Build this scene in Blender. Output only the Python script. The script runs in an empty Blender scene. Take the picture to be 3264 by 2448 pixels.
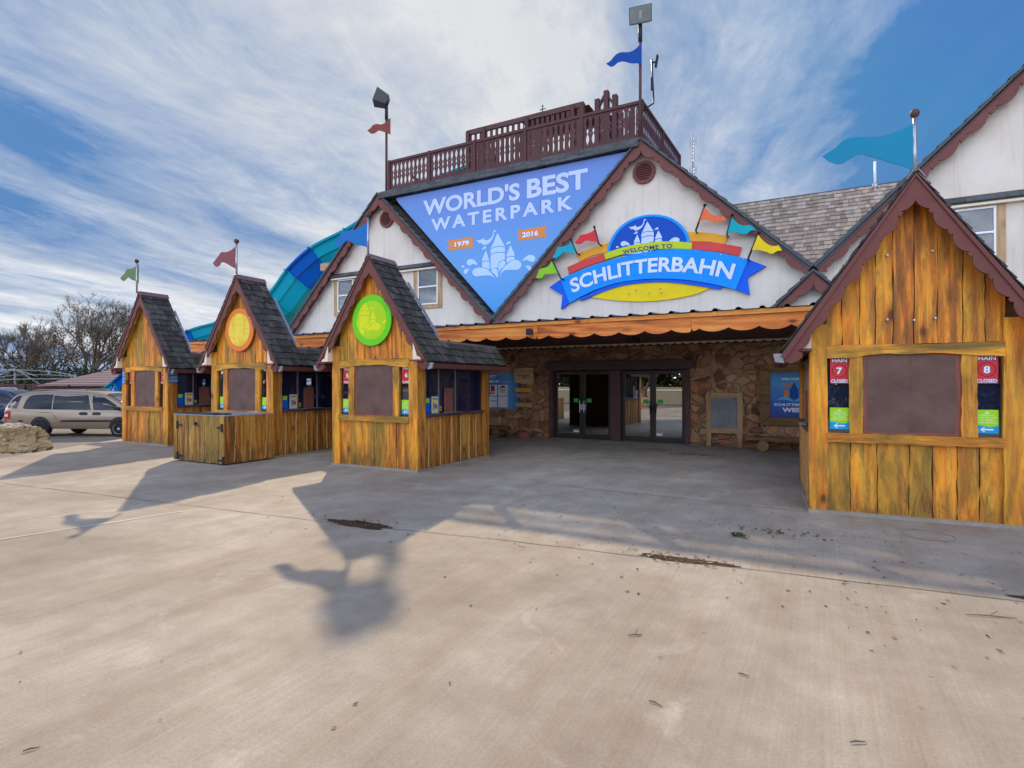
import bpy, math, random, bmesh
from mathutils import Vector, Matrix
from mathutils.geometry import tessellate_polygon
R_ = math.radians
S = bpy.context.scene
C = S.collection
random.seed(7)

# ------------------------------------------------------------------ camera, light
FOC, YAW, EYE = 1800.0, R_(28.37), 1.7          # focal length in pixels of the 3264 px wide photograph
cam_d = bpy.data.cameras.new('camera'); cam = bpy.data.objects.new('camera', cam_d); C.objects.link(cam)
cam_d.sensor_width = 36; cam_d.lens = FOC / 3264 * 36; cam_d.clip_end = 6000; cam_d.clip_start = .05
cam.location = (0, 0, EYE); cam.rotation_euler = (R_(90), 0, YAW)
S.camera = cam
S.view_settings.view_transform = 'Standard'; S.view_settings.look = 'None'
S.view_settings.gamma = 1; S.view_settings.exposure = 1.0; S.view_settings.use_curve_mapping = False
SUN_EL, SUN_AZ = R_(35.7), R_(40.9)             # azimuth measured from +Y towards -X
sd = bpy.data.lights.new('sun', 'SUN'); sun = bpy.data.objects.new('sun', sd); C.objects.link(sun)
sd.energy = 2.3; sd.angle = R_(0.6); sd.color = (1, .80, .54)
to_sun = Vector((-math.sin(SUN_AZ) * math.cos(SUN_EL), math.cos(SUN_AZ) * math.cos(SUN_EL), math.sin(SUN_EL)))
sun.rotation_euler = to_sun.to_track_quat('Z', 'Y').to_euler()
sun.location = (-20, 30, 40)


class NG:
    """small helper that adds nodes to a tree"""
    def __init__(s, tree): s.t = tree
    def __call__(s, typ, ins=None, **at):
        n = s.t.nodes.new(typ)
        for k, v in at.items(): setattr(n, k, v)
        for k, v in (ins or {}).items():
            sock = n.inputs[k]
            if isinstance(v, bpy.types.NodeSocket): s.t.links.new(v, sock)
            else: sock.default_value = v
        return n
    def math(s, op, a, b=0.0, clamp=False):
        n = s('ShaderNodeMath', {0: a, 1: b}, operation=op); n.use_clamp = clamp; return n.outputs[0]
    def mix(s, f, a, b, blend='MIX'):
        if isinstance(a, tuple) and len(a) == 3: a = a + (1,)
        if isinstance(b, tuple) and len(b) == 3: b = b + (1,)
        return s('ShaderNodeMix', {0: f, 6: a, 7: b}, data_type='RGBA', blend_type=blend).outputs[2]
    def ramp(s, f, stops, interp='LINEAR'):
        n = s('ShaderNodeValToRGB', {0: f}); r = n.color_ramp; r.interpolation = interp
        while len(r.elements) < len(stops): r.elements.new(.5)
        for e, (p, c) in zip(r.elements, stops):
            e.position = p; e.color = tuple(c) + (1,) if not isinstance(c, (int, float)) else (c, c, c, 1)
        return n.outputs[0]
    def noise(s, vec, scale=1, detail=4, rough=.55, dist=0):
        return s('ShaderNodeTexNoise', {'Vector': vec, 'Scale': scale, 'Detail': detail, 'Roughness': rough, 'Distortion': dist}).outputs[0]
    def map(s, vec, scale=(1, 1, 1), rot=(0, 0, 0), loc=(0, 0, 0)):
        return s('ShaderNodeMapping', {'Vector': vec, 'Scale': scale, 'Rotation': rot, 'Location': loc}).outputs[0]
    def rng(s, v, a, b, c=0.0, d=1.0):
        return s('ShaderNodeMapRange', {0: v, 1: a, 2: b, 3: c, 4: d}).outputs[0]


# ------------------------------------------------------------------ sky: Nishita plus streaked high cloud
SKX, SKY_ = -1.483, 2.835
W = bpy.data.worlds.new('World'); S.world = W; W.use_nodes = True
W.node_tree.nodes.clear(); g = NG(W.node_tree)
sky = g('ShaderNodeTexSky', sky_type='NISHITA'); sky.sun_disc = False
sky.sun_elevation = SUN_EL; sky.sun_rotation = -SUN_AZ
sky.air_density = 1.0; sky.dust_density = .6; sky.ozone_density = 2.2
d = g('ShaderNodeTexCoord').outputs['Generated']
sep = g('ShaderNodeSeparateXYZ', {0: d})
zz = g.math('ADD', g.math('MAXIMUM', sep.outputs[2], 0.0), .10)
pl = g('ShaderNodeCombineXYZ', {0: g.math('DIVIDE', sep.outputs[0], zz), 1: g.math('DIVIDE', sep.outputs[1], zz), 2: 0.0}).outputs[0]
rot = g('ShaderNodeVectorRotate', {'Vector': pl, 'Angle': R_(-14)}, rotation_type='Z_AXIS').outputs[0]
wob = g('ShaderNodeTexNoise', {'Vector': g.map(rot, (.5, .35, 1)), 'Scale': 1.0, 'Detail': 3.0}).outputs[1]
rot2 = g('ShaderNodeVectorMath', {0: rot, 1: g('ShaderNodeVectorMath', {0: wob, 'Scale': .9}, operation='SCALE').outputs[0]}, operation='ADD').outputs[0]
streak = g.noise(g.map(rot2, (.85, .15, 1), loc=(SKX, SKY_, 0)), 1.0, 7, .55, .3)
fine = g.noise(g.map(rot2, (5.5, 2.2, 1)), 1.0, 10, .72, .8)
puff = g.noise(g.map(rot2, (2.2, 1.6, 1), loc=(3, 1, 0)), 1.0, 9, .68, .2)
sdot = g('ShaderNodeVectorMath', {0: d, 1: to_sun}, operation='DOT_PRODUCT').outputs['Value']
veil = g.rng(sdot, .82, .985, 0, 1)
cov = g.math('ADD', g.math('MULTIPLY', streak, 1.25), g.math('MULTIPLY', fine, .30))
cov = g.math('ADD', cov, g.math('MULTIPLY', puff, .50))
cov = g.math('ADD', cov, g.math('MULTIPLY', veil, .30))
low = g.rng(sep.outputs[2], 0.0, .32, .24, 0)
cov = g.math('SUBTRACT', g.math('ADD', cov, low), .495)
cov = g.ramp(cov, [(.52, 0.0), (.68, .36), (.90, .95)])
cov = g('ShaderNodeMapRange', {0: cov, 1: 0.0, 2: 1.0, 3: 0.05, 4: .95}).outputs[0]
tex = g.noise(g.map(rot2, (2.4, .55, 1), loc=(1, 5, 0)), 1.0, 6, .6, .4)
ccol = g.mix(g.rng(tex, .35, .65), (2.35, 2.7, 3.2), (5.1, 5.05, 4.95))
ccol = g.mix(g.math('MULTIPLY', veil, .85), ccol, (4.0, 3.95, 3.85))
back = g.math('ADD', 1.0, g.math('MULTIPLY', g.rng(sep.outputs[1], -.45, .10, 1.0, 0), g.rng(sep.outputs[2], .15, .8, 8.2, 4.0)))     # clouds behind the camera brightened as added fill for the shaded fronts
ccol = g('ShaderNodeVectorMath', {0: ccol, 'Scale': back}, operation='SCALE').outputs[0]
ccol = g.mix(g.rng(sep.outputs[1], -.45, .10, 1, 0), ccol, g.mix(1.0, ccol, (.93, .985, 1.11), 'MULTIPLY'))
blue = g.mix(1.0, sky.outputs[0], (3.4, 3.4, 3.4), 'DARKEN')
blue = g.mix(1.0, blue, (.105, .325, .74), 'MULTIPLY')
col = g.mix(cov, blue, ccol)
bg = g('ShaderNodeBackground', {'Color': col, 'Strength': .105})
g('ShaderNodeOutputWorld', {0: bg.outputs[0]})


# ------------------------------------------------------------------ measuring and mesh helpers
sY, cY = math.sin(YAW), math.cos(YAW)
def at(px, py, Y):
    """point of the plane y = Y that the photograph shows at pixel (px, py)"""
    r = (px - 1632) / FOC; u = (1224 - py) / FOC
    dx, dy = -sY + r * cY, cY + r * sY
    t = Y / dy
    return (dx * t, EYE + u * t)
def zoomed(sc, ox, oy, Y):
    return lambda pts: [at(ox + x / sc, oy + y / sc, Y) for x, y in pts]
def ground_at(px, py, z=0.0):
    u = (1224 - py) / FOC; t = (z - EYE) / u; r = (px - 1632) / FOC
    return ((-sY + r * cY) * t, (cY + r * sY) * t)

def smooth(pts, n=5, sharp=50):
    """closed Catmull-Rom through pts; corners sharper than `sharp` degrees stay"""
    N = len(pts); P = [Vector(p) for p in pts]; out = []
    cor = []
    for i in range(N):
        a, b = P[i] - P[i - 1], P[(i + 1) % N] - P[i]
        ang = 0 if a.length < 1e-9 or b.length < 1e-9 else math.degrees(a.angle(b))
        cor.append(ang > sharp)
    for i in range(N):
        p1, p2 = P[i], P[(i + 1) % N]
        p0 = P[i - 1] if not cor[i] else p1 * 2 - p2
        p3 = P[(i + 2) % N] if not cor[(i + 1) % N] else p2 * 2 - p1
        for k in range(n):
            t = k / n
            q = .5 * ((2 * p1) + (p2 - p0) * t + (2 * p0 - 5 * p1 + 4 * p2 - p3) * t * t + (3 * p1 - p0 - 3 * p2 + p3) * t ** 3)
            out.append((q.x, q.y))
    return out

_txt = {}
def glyphs(body, bold=.02, space=1.0):
    k = (body, bold, space)
    if k not in _txt:
        cd = bpy.data.curves.new('lettering_source', 'FONT'); cd.body = body; cd.size = 1; cd.offset = bold
        cd.space_character = space; cd.resolution_u = 4; cd.align_x = 'LEFT'
        o = bpy.data.objects.new('lettering_source', cd); C.objects.link(o)
        dg = bpy.context.evaluated_depsgraph_get(); me = bpy.data.meshes.new_from_object(o.evaluated_get(dg))
        vs = [(v.co.x, v.co.y) for v in me.vertices]; fs = [tuple(p.vertices) for p in me.polygons]
        bpy.data.objects.remove(o); bpy.data.curves.remove(cd); bpy.data.meshes.remove(me)
        xs = [v[0] for v in vs]; ys = [v[1] for v in vs]
        x0, x1, y0, y1 = min(xs), max(xs), min(ys), max(ys)
        _txt[k] = ([((x - x0) / (x1 - x0), (y - y0) / (y1 - y0)) for x, y in vs], fs)
    return _txt[k]


class MB:
    """collects shapes and links them as ONE mesh object; each face carries a 'tint' value"""
    def __init__(s, origin=None):
        s.v = []; s.f = []; s.t = []; s.m = []; s.tint = .5; s.mi = 0
        s.M = Matrix.Translation(-Vector(origin)) if origin is not None else Matrix.Identity(4)
    def add(s, vs, fs):
        b = len(s.v); s.v += [s.M @ Vector(p) for p in vs]
        for f in fs: s.f.append([b + i for i in f]); s.t.append(s.tint); s.m.append(s.mi)
        return s
    def box(s, x0, x1, y0, y1, z0, z1):
        vs = [(x, y, z) for z in (z0, z1) for y in (y0, y1) for x in (x0, x1)]
        return s.add(vs, [(0, 2, 3, 1), (4, 5, 7, 6), (0, 1, 5, 4), (2, 6, 7, 3), (0, 4, 6, 2), (1, 3, 7, 5)])
    def hexa(s, p):                                  # eight points ordered like box()
        return s.add(p, [(0, 2, 3, 1), (4, 5, 7, 6), (0, 1, 5, 4), (2, 6, 7, 3), (0, 4, 6, 2), (1, 3, 7, 5)])
    def prism(s, loops, y0, y1, back=True, T=None):
        """polygon(s) in the XZ plane (first outer, others holes) given depth from y0 (front) to y1; T maps (x,y,z)"""
        if not isinstance(loops[0][0], (tuple, list, Vector)): loops = [loops]
        flat = [p for L in loops for p in L]; n = len(flat)
        tri = tessellate_polygon([[Vector((p[0], p[1], 0)) for p in L] for L in loops])
        T = T or (lambda x, y, z: (x, y, z))
        vs = [T(p[0], y0, p[1]) for p in flat] + [T(p[0], y1, p[1]) for p in flat]
        fs = []
        for a, b, c in tri:
            pa, pb, pc = flat[a], flat[b], flat[c]
            cr = (pb[0] - pa[0]) * (pc[1] - pa[1]) - (pb[1] - pa[1]) * (pc[0] - pa[0])
            if cr < 0: b, c = c, b
            fs.append((a, b, c))
            if back: fs.append((a + n, c + n, b + n))
        o = 0
        for li, L in enumerate(loops):
            k = len(L); A = sum(L[i][0] * L[(i + 1) % k][1] - L[(i + 1) % k][0] * L[i][1] for i in range(k))
            flip = (A < 0) != (li > 0)
            for i in range(k):
                a, b = o + i, o + (i + 1) % k
                fs.append((a, a + n, b + n, b) if not flip else (b, b + n, a + n, a))
            o += k
        return s.add(vs, fs)
    def tube(s, pts, r, n=8, caps=True):
        P = [Vector(p) for p in pts]; rs = r if isinstance(r, (list, tuple)) else [r] * len(P)
        vs = []; ref = None
        for i, p in enumerate(P):
            t = (P[min(i + 1, len(P) - 1)] - P[max(i - 1, 0)])
            t = t.normalized() if t.length > 1e-9 else Vector((0, 0, 1))
            if ref is None: ref = Vector((1, 0, 0)) if abs(t.x) < .9 else Vector((0, 1, 0))
            u = (ref - t * ref.dot(t)); u = u.normalized() if u.length > 1e-6 else t.orthogonal().normalized()
            ref = u; w = t.cross(u)
            for k in range(n):
                a = 2 * math.pi * k / n
                vs.append(p + (u * math.cos(a) + w * math.sin(a)) * rs[i])
        fs = [(i * n + k, i * n + (k + 1) % n, (i + 1) * n + (k + 1) % n, (i + 1) * n + k) for i in range(len(P) - 1) for k in range(n)]
        if caps: fs += [tuple(range(n - 1, -1, -1)), tuple((len(P) - 1) * n + k for k in range(n))]
        return s.add(vs, fs)
    def lathe(s, prof, c=(0, 0, 0), n=16, axis='z'):
        vs = []; ax = {'z': lambda a, r, h: (r * math.cos(a), r * math.sin(a), h), 'y': lambda a, r, h: (r * math.cos(a), h, r * math.sin(a)), 'x': lambda a, r, h: (h, r * math.cos(a), r * math.sin(a))}[axis]
        for r, h in prof:
            for k in range(n):
                p = ax(2 * math.pi * k / n, r, h); vs.append((p[0] + c[0], p[1] + c[1], p[2] + c[2]))
        fs = [(i * n + k, i * n + (k + 1) % n, (i + 1) * n + (k + 1) % n, (i + 1) * n + k) for i in range(len(prof) - 1) for k in range(n)]
        fs += [tuple(range(n - 1, -1, -1)), tuple((len(prof) - 1) * n + k for k in range(n))]
        return s.add(vs, fs)
    def text(s, body, x0, x1, z0, z1, y, bold=.02, space=1.0, T=None):
        """lettering fitted to the rectangle x0..x1, z0..z1 of the plane y"""
        uv, fs = glyphs(body, bold, space)
        T = T or (lambda x, yy, z: (x, yy, z))
        return s.add([T(x0 + u * (x1 - x0), y, z0 + v * (z1 - z0)) for u, v in uv], fs)
    def build(s, name, mats, parent=None, smooth_=False, bevel=0, loc=None, recalc=True):
        me = bpy.data.meshes.new(name); me.from_pydata([tuple(p) for p in s.v], [], s.f)
        for m in (mats if isinstance(mats, (list, tuple)) else [mats]): me.materials.append(m)
        a = me.attributes.new('tint', 'FLOAT', 'FACE'); a.data.foreach_set('value', s.t)
        me.polygons.foreach_set('material_index', s.m)
        if recalc:
            b = bmesh.new(); b.from_mesh(me); bmesh.ops.recalc_face_normals(b, faces=b.faces); b.to_mesh(me); b.free()
        if smooth_: me.polygons.foreach_set('use_smooth', [True] * len(me.polygons))
        me.update()
        o = bpy.data.objects.new(name, me); C.objects.link(o)
        if parent: o.parent = parent
        if loc is not None: o.location = loc
        if bevel:
            bv = o.modifiers.new('soft_edges', 'BEVEL'); bv.width = bevel; bv.segments = 2; bv.limit_method = 'ANGLE'; bv.angle_limit = R_(40)
        return o

def tag(o, label, cat, group=None, kind=None):
    o['label'] = label; o['category'] = cat
    if group: o['group'] = group
    if kind: o['kind'] = kind
    return o
def thing(name, label, cat, loc=(0, 0, 0), rz=0, group=None):
    o = bpy.data.objects.new(name, None); C.objects.link(o); o.empty_display_size = .2
    o.location = loc; o.rotation_euler = (0, 0, rz)
    return tag(o, label, cat, group)
def structure(o, label=None):
    o['kind'] = 'structure'
    if label: o['label'] = label
    return o
def copy_tree(o, parent=None):
    c = o.copy(); C.objects.link(c)
    if parent: c.parent = parent
    for ch in [k for k in S.objects if k.parent == o]: copy_tree(ch, c)
    return c
def rnd(a, b): return random.uniform(a, b)

# ------------------------------------------------------------------ materials
def base(name):
    m = bpy.data.materials.new(name); m.use_nodes = True; m.node_tree.nodes.clear()
    return m, NG(m.node_tree)
def finish(g, col, rough=.6, bump=None, bstr=.3, bdist=.01, metal=0.0, spec=.5, **ex):
    p = g('ShaderNodeBsdfPrincipled', {'Base Color': col if not isinstance(col, tuple) else col + (1,), 'Roughness': rough, 'Metallic': metal, 'Specular IOR Level': spec})
    for k, v in ex.items(): p.inputs[k.replace('_', ' ')].default_value = v
    if bump is not None:
        b = g('ShaderNodeBump', {'Height': bump, 'Strength': bstr, 'Distance': bdist}); g.t.links.new(b.outputs[0], p.inputs['Normal'])
    g('ShaderNodeOutputMaterial', {0: p.outputs[0]})
    return p
def coords(g, use_tint=True):
    v = g('ShaderNodeTexCoord').outputs['Object']; t = g('ShaderNodeAttribute', attribute_name='tint').outputs[2]
    if use_tint:
        off = g('ShaderNodeVectorMath', {0: (37.0, 11.0, 53.0), 'Scale': t}, operation='SCALE').outputs[0]
        v = g('ShaderNodeVectorMath', {0: v, 1: off}, operation='ADD').outputs[0]
    return v, t
def paint(name, col, rough=.5, var=.12, scale=3.0, bstr=.12, metal=0.0, tintvar=0.0, spec=.22, **ex):
    m, g = base(name); v, t = coords(g, tintvar > 0)
    n = g.noise(v, scale, 6, .65); n2 = g.noise(v, scale * 14, 4, .6)
    f = g.math('ADD', g.math('MULTIPLY', n, .7), g.math('MULTIPLY', n2, .3))
    lo = tuple(c * (1 - var) for c in col); hi = tuple(min(1, c * (1 + var)) for c in col)
    c = g.mix(g.rng(f, .35, .65), lo, hi)
    if tintvar:
        c = g.mix(g.rng(t, 0, 1, 0, 1), g.mix(1.0, c, (1 - tintvar,) * 3, 'MULTIPLY'), c)
    r = g.rng(n2, .3, .7, max(.02, rough - .08), min(1, rough + .1))
    finish(g, c, r, n2, bstr, .004, metal, spec, **ex); return m

def wood(name, stops, axis='z', moss=.5, grime=.5, rough=.58, knots=1.0):
    """boards with long grain, cathedral figure, knots, mildew and olive weathering; tint varies board by board"""
    m, g = base(name); v, t = coords(g)
    sc = {'z': (1, 1, .085), 'x': (.085, 1, 1), 'y': (1, .085, 1)}[axis]
    vm = g.map(v, sc)
    big = g.noise(vm, 5.5, 3, .5, .4)
    fig = g('ShaderNodeTexWave', {'Vector': g.map(v, tuple(q * 1.0 for q in sc)), 'Scale': 4.2, 'Distortion': 9.0, 'Detail': 3.0, 'Detail Scale': 1.3, 'Detail Roughness': .6}, wave_type='BANDS', bands_direction='DIAGONAL').outputs[1]
    fine = g.noise(vm, 95, 5, .7)
    patch = g.noise(g.map(v, tuple(math.sqrt(q) for q in sc)), 3.6, 5, .62, .6)
    f = g.math('ADD', g.math('MULTIPLY', t, .40), g.math('MULTIPLY', g.rng(big, .28, .72), .40))
    f = g.math('ADD', f, g.math('MULTIPLY', fig, .24)); f = g.math('ADD', f, g.math('MULTIPLY', g.rng(fine, .3, .7), .15))
    f = g.math('SUBTRACT', f, .04)
    c = g.ramp(f, stops)
    if moss:
        mf = g.math('MULTIPLY', g.rng(g.math('ADD', patch, g.math('MULTIPLY', t, .20)), .52, .74), moss)
        c = g.mix(mf, c, g.mix(fine, (.13, .085, .014), (.27, .185, .028)))
    if grime:
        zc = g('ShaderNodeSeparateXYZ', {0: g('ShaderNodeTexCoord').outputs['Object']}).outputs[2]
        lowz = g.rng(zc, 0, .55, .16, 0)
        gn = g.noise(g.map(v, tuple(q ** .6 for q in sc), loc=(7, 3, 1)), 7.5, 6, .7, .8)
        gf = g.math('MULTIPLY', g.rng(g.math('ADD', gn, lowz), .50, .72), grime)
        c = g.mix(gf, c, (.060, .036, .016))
    wst = g.noise(g.map(v, {'z': (11, 11, .45), 'x': (.45, 11, 11), 'y': (11, .45, 11)}[axis], loc=(2, 8, 4)), 1.0, 6, .72, .5)
    wpatch = g.noise(g.map(v, tuple(q ** .5 for q in sc), loc=(9, 1, 6)), 2.3, 4, .6)
    wf = g.math('MULTIPLY', g.math('MULTIPLY', g.rng(wst, .45, .59), g.rng(wpatch, .38, .58)), .85 * max(moss, grime))
    c = g.mix(wf, c, g.mix(fine, (.055, .030, .010), (.20, .105, .025)))
    if knots:
        ksc = {'z': (1, 1, .55), 'x': (.55, 1, 1), 'y': (1, .55, 1)}[axis]
        vo = g('ShaderNodeTexVoronoi', {'Vector': g.map(v, ksc), 'Scale': 2.8, 'Randomness': 1.0})
        pick = g.math('GREATER_THAN', g('ShaderNodeSeparateColor', {0: vo.outputs[1]}).outputs[0], .45)
        dd = g.math('ADD', vo.outputs[0], g.math('MULTIPLY', g.math('SUBTRACT', fine, .5), .05))
        kf = g.math('MULTIPLY', g.math('MULTIPLY', g.rng(dd, .06, .13, 1, 0), pick), .8 * knots)
        halo = g.math('MULTIPLY', g.math('MULTIPLY', g.rng(dd, .11, .26, 1, 0), pick), .55 * knots)
        c = g.mix(halo, c, g.mix(1.0, c, (.62, .40, .35), 'MULTIPLY'))
        c = g.mix(kf, c, (.06, .025, .010))
    chk = g.math('MULTIPLY', g.rng(g.noise(g.map(vm, loc=(5, 9, 2)), 60, 3, .6), .60, .70), .42)
    c = g.mix(chk, c, g.mix(1.0, c, (.30, .24, .20), 'MULTIPLY'))
    h = g.math('SUBTRACT', g.math('ADD', g.math('MULTIPLY', fine, .7), g.math('MULTIPLY', big, .3)), chk)
    finish(g, c, g.rng(fine, .3, .7, rough - .08, rough + .15), h, .5, .006, spec=.35); return m

ORANGE = [(.12, (.20, .058, .010)), (.26, (.52, .145, .015)), (.42, (.80, .255, .018)), (.60, (.90, .35, .022)), (.80, (.90, .45, .035)), (1, (.42, .22, .04))]
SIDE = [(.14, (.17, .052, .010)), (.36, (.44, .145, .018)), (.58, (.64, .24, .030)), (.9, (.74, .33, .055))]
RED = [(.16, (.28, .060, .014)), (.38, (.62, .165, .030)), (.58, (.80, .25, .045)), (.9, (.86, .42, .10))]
M = {}
def wrinkled(name, col):
    """paint over buckled sheet: soft wrinkles, scuffs and pale scratches"""
    m, g = base(name); v, t = coords(g)
    wv = g('ShaderNodeVectorMath', {0: v, 1: g('ShaderNodeVectorMath', {0: g('ShaderNodeTexNoise', {'Vector': v, 'Scale': 5.0, 'Detail': 4.0}).outputs[1], 'Scale': .25}, operation='SCALE').outputs[0]}, operation='ADD').outputs[0]
    e = g('ShaderNodeTexVoronoi', {'Vector': wv, 'Scale': 4.5}, feature='DISTANCE_TO_EDGE').outputs[0]
    n = g.noise(v, 2.5, 6, .65); f = g.noise(g.map(v, (14, 14, 60), (0, .6, 0)), 1.0, 5, .7)
    c = g.mix(g.rng(n, .35, .65), tuple(q * .82 for q in col), tuple(q * 1.22 for q in col))
    sc = g.math('MULTIPLY', g.rng(f, .66, .74), g.rng(n, .48, .6)); c = g.mix(g.math('MULTIPLY', sc, .35), c, (.36, .26, .22))
    h = g.math('ADD', g.math('MULTIPLY', g.rng(e, .0, .14), .22), g.math('MULTIPLY', n, 1.2)); finish(g, c, .55, h, .40, .012, spec=.2); return m
M['front_v'] = wood('stained_pine_boards', ORANGE, 'z', .70, .70)
M['soffit_y'] = wood('yellow_soffit', [(.2, (.50, .26, .03)), (.6, (.76, .46, .06)), (1, (.84, .58, .10))], 'y', 0, .15)
M['front_x'] = wood('stained_pine_rail', ORANGE, 'x', .85, .70)
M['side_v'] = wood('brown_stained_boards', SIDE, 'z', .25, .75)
M['post_v'] = wood('stained_pine_post', ORANGE, 'z', .55, .5)
M['cab_v'] = wood('weathered_cabinet_boards', [(.16, (.20, .09, .014)), (.42, (.46, .22, .028)), (.7, (.62, .32, .045)), (1, (.62, .36, .08))], 'z', .7, .9)
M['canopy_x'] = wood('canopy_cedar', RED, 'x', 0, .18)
M['batten_x'] = wood('canopy_batten', [(.2, (.50, .15, .025)), (.5, (.78, .27, .045)), (.9, (.85, .40, .08))], 'x', 0, .1)  # slightly lighter wood for the batten above the fascia
M['log_x'] = wood('log_wood', [(.2, (.09, .045, .018)), (.5, (.24, .12, .042)), (.9, (.38, .20, .075))], 'x', 0, .5)
M['raw_v'] = wood('raw_pine', [(.2, (.30, .17, .07)), (.5, (.46, .28, .13)), (.9, (.56, .37, .20))], 'z', 0, .3)
M['raw_x'] = wood('raw_pine_rail', [(.2, (.30, .17, .07)), (.5, (.46, .28, .13)), (.9, (.56, .37, .20))], 'x', 0, .3)
M['deckwood'] = wood('dark_deck_timber', [(.2, (.055, .022, .020)), (.5, (.095, .038, .034)), (.9, (.13, .058, .05))], 'x', 0, .3)
M['dark_boards'] = paint('dark_backing', (.10, .052, .022), .8)
M['bark'] = paint('pale_bark_edge', (.48, .30, .12), .8, .3, 30)
M['trim'] = paint('brown_trim', (.165, .057, .047), .6, .14, 2.5, .1)
M['trim_dark'] = paint('dark_brown_trim', (.10, .052, .048), .6, .15, 3)
M['rail'] = paint('rail_brown', (.105, .042, .040), .5, .16, 2.5, .12, tintvar=.25)
M['shutter'] = wrinkled('brown_shutter_paint', (.135, .074, .058))
M['shutter_old'] = paint('old_red_shutter_paint', (.24, .085, .062), .55, .15, 3, .2)
M['cream'] = paint('cream_paint', (.82, .70, .52), .6, .06)
M['gutter'] = paint('gutter_metal', (.25, .245, .25), .4, .1, 4, .05, .4)
M['flash'] = paint('metal_flashing', (.50, .56, .66), .3, .1, 4, .05, .7)
M['ridge'] = paint('ridge_metal', (.25, .16, .16), .4, .1, 3, .05, .3)
M['navy'] = paint('navy_blackout', (.030, .042, .10), .4, .15, 2, .02)
M['white'] = paint('white_vinyl', (.78, .78, .78), .4, .04)
M['iron'] = paint('black_iron', (.02, .02, .022), .45, .2)
M['galv'] = paint('galvanised', (.46, .47, .48), .35, .1, 6, .05, .8)
M['tower'] = paint('lamp_housing', (.085, .09, .085), .45, .15)
M['grey_rake'] = paint('grey_shingle_edge', (.105, .108, .112), .75, .25, 5, .3, tintvar=.4)

def shingle(name, stops, streak, moss=0.0, across=(0, 1)):
    m, g = base(name); v, t = coords(g)
    w = g.noise(g.map(v, (across[0], across[1], .35)), 9, 5, .6); fine = g.noise(g.map(v, (34 * across[0], 34 * across[1], 2.2)), 1.0, 4, .6)
    f = g.math('ADD', g.math('MULTIPLY', t, .55), g.math('MULTIPLY', w, .45))
    c = g.ramp(f, stops)
    c = g.mix(g.math('MULTIPLY', g.rng(fine, .55, .66), g.rng(w, .40, .62)), c, streak)
    if moss:
        o = g('ShaderNodeTexCoord').outputs['Object']; zc = g('ShaderNodeSeparateXYZ', {0: o}).outputs[2]
        mn = g.noise(o, 3.5, 6, .7)
        c = g.mix(g.math('MULTIPLY', g.math('MULTIPLY', g.rng(mn, .45, .62), g.rng(zc, 2.3, 2.9, 1, 0)), moss), c, (.035, .045, .018))
    finish(g, c, .8, fine, .5, .01, spec=.25); return m
M['shake_dark'] = shingle('dark_cedar_shake', [(.1, (.026, .023, .021)), (.5, (.060, .053, .049)), (.9, (.125, .112, .102))], (.26, .245, .235), .8)
M['shake_grey'] = shingle('weathered_grey_shake', [(.1, (.17, .13, .10)), (.5, (.37, .30, .24)), (.9, (.56, .475, .395))], (.58, .51, .43), 0.0, (1, 0))

def stucco():
    m, g = base('white_stucco'); v = g('ShaderNodeTexCoord').outputs['Object']
    n = g.noise(v, .8, 5, .6); f = g.noise(v, 26, 6, .65); f2 = g.noise(v, 9, 3, .6)
    c = g.mix(g.rng(n, .35, .65), (.645, .560, .460), (.735, .650, .550))
    st = g.noise(g.map(v, (3, 3, .25)), 2.2, 4, .6)
    c = g.mix(g.math('MULTIPLY', g.rng(st, .54, .74), .32), c, (.38, .33, .275))
    x = g('ShaderNodeSeparateXYZ', {0: v}).outputs[0]
    j = g.math('LESS_THAN', g.math('MODULO', g.math('ADD', x, 100.0), 1.22), .014)
    c = g.mix(g.math('MULTIPLY', j, .25), c, (.35, .31, .28))
    h = g.math('SUBTRACT', g.math('ADD', g.math('MULTIPLY', f, .5), g.math('MULTIPLY', f2, .5)), g.math('MULTIPLY', j, .5))
    finish(g, c, .85, h, .35, .012, spec=.2); return m
M['stucco'] = stucco()

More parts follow.
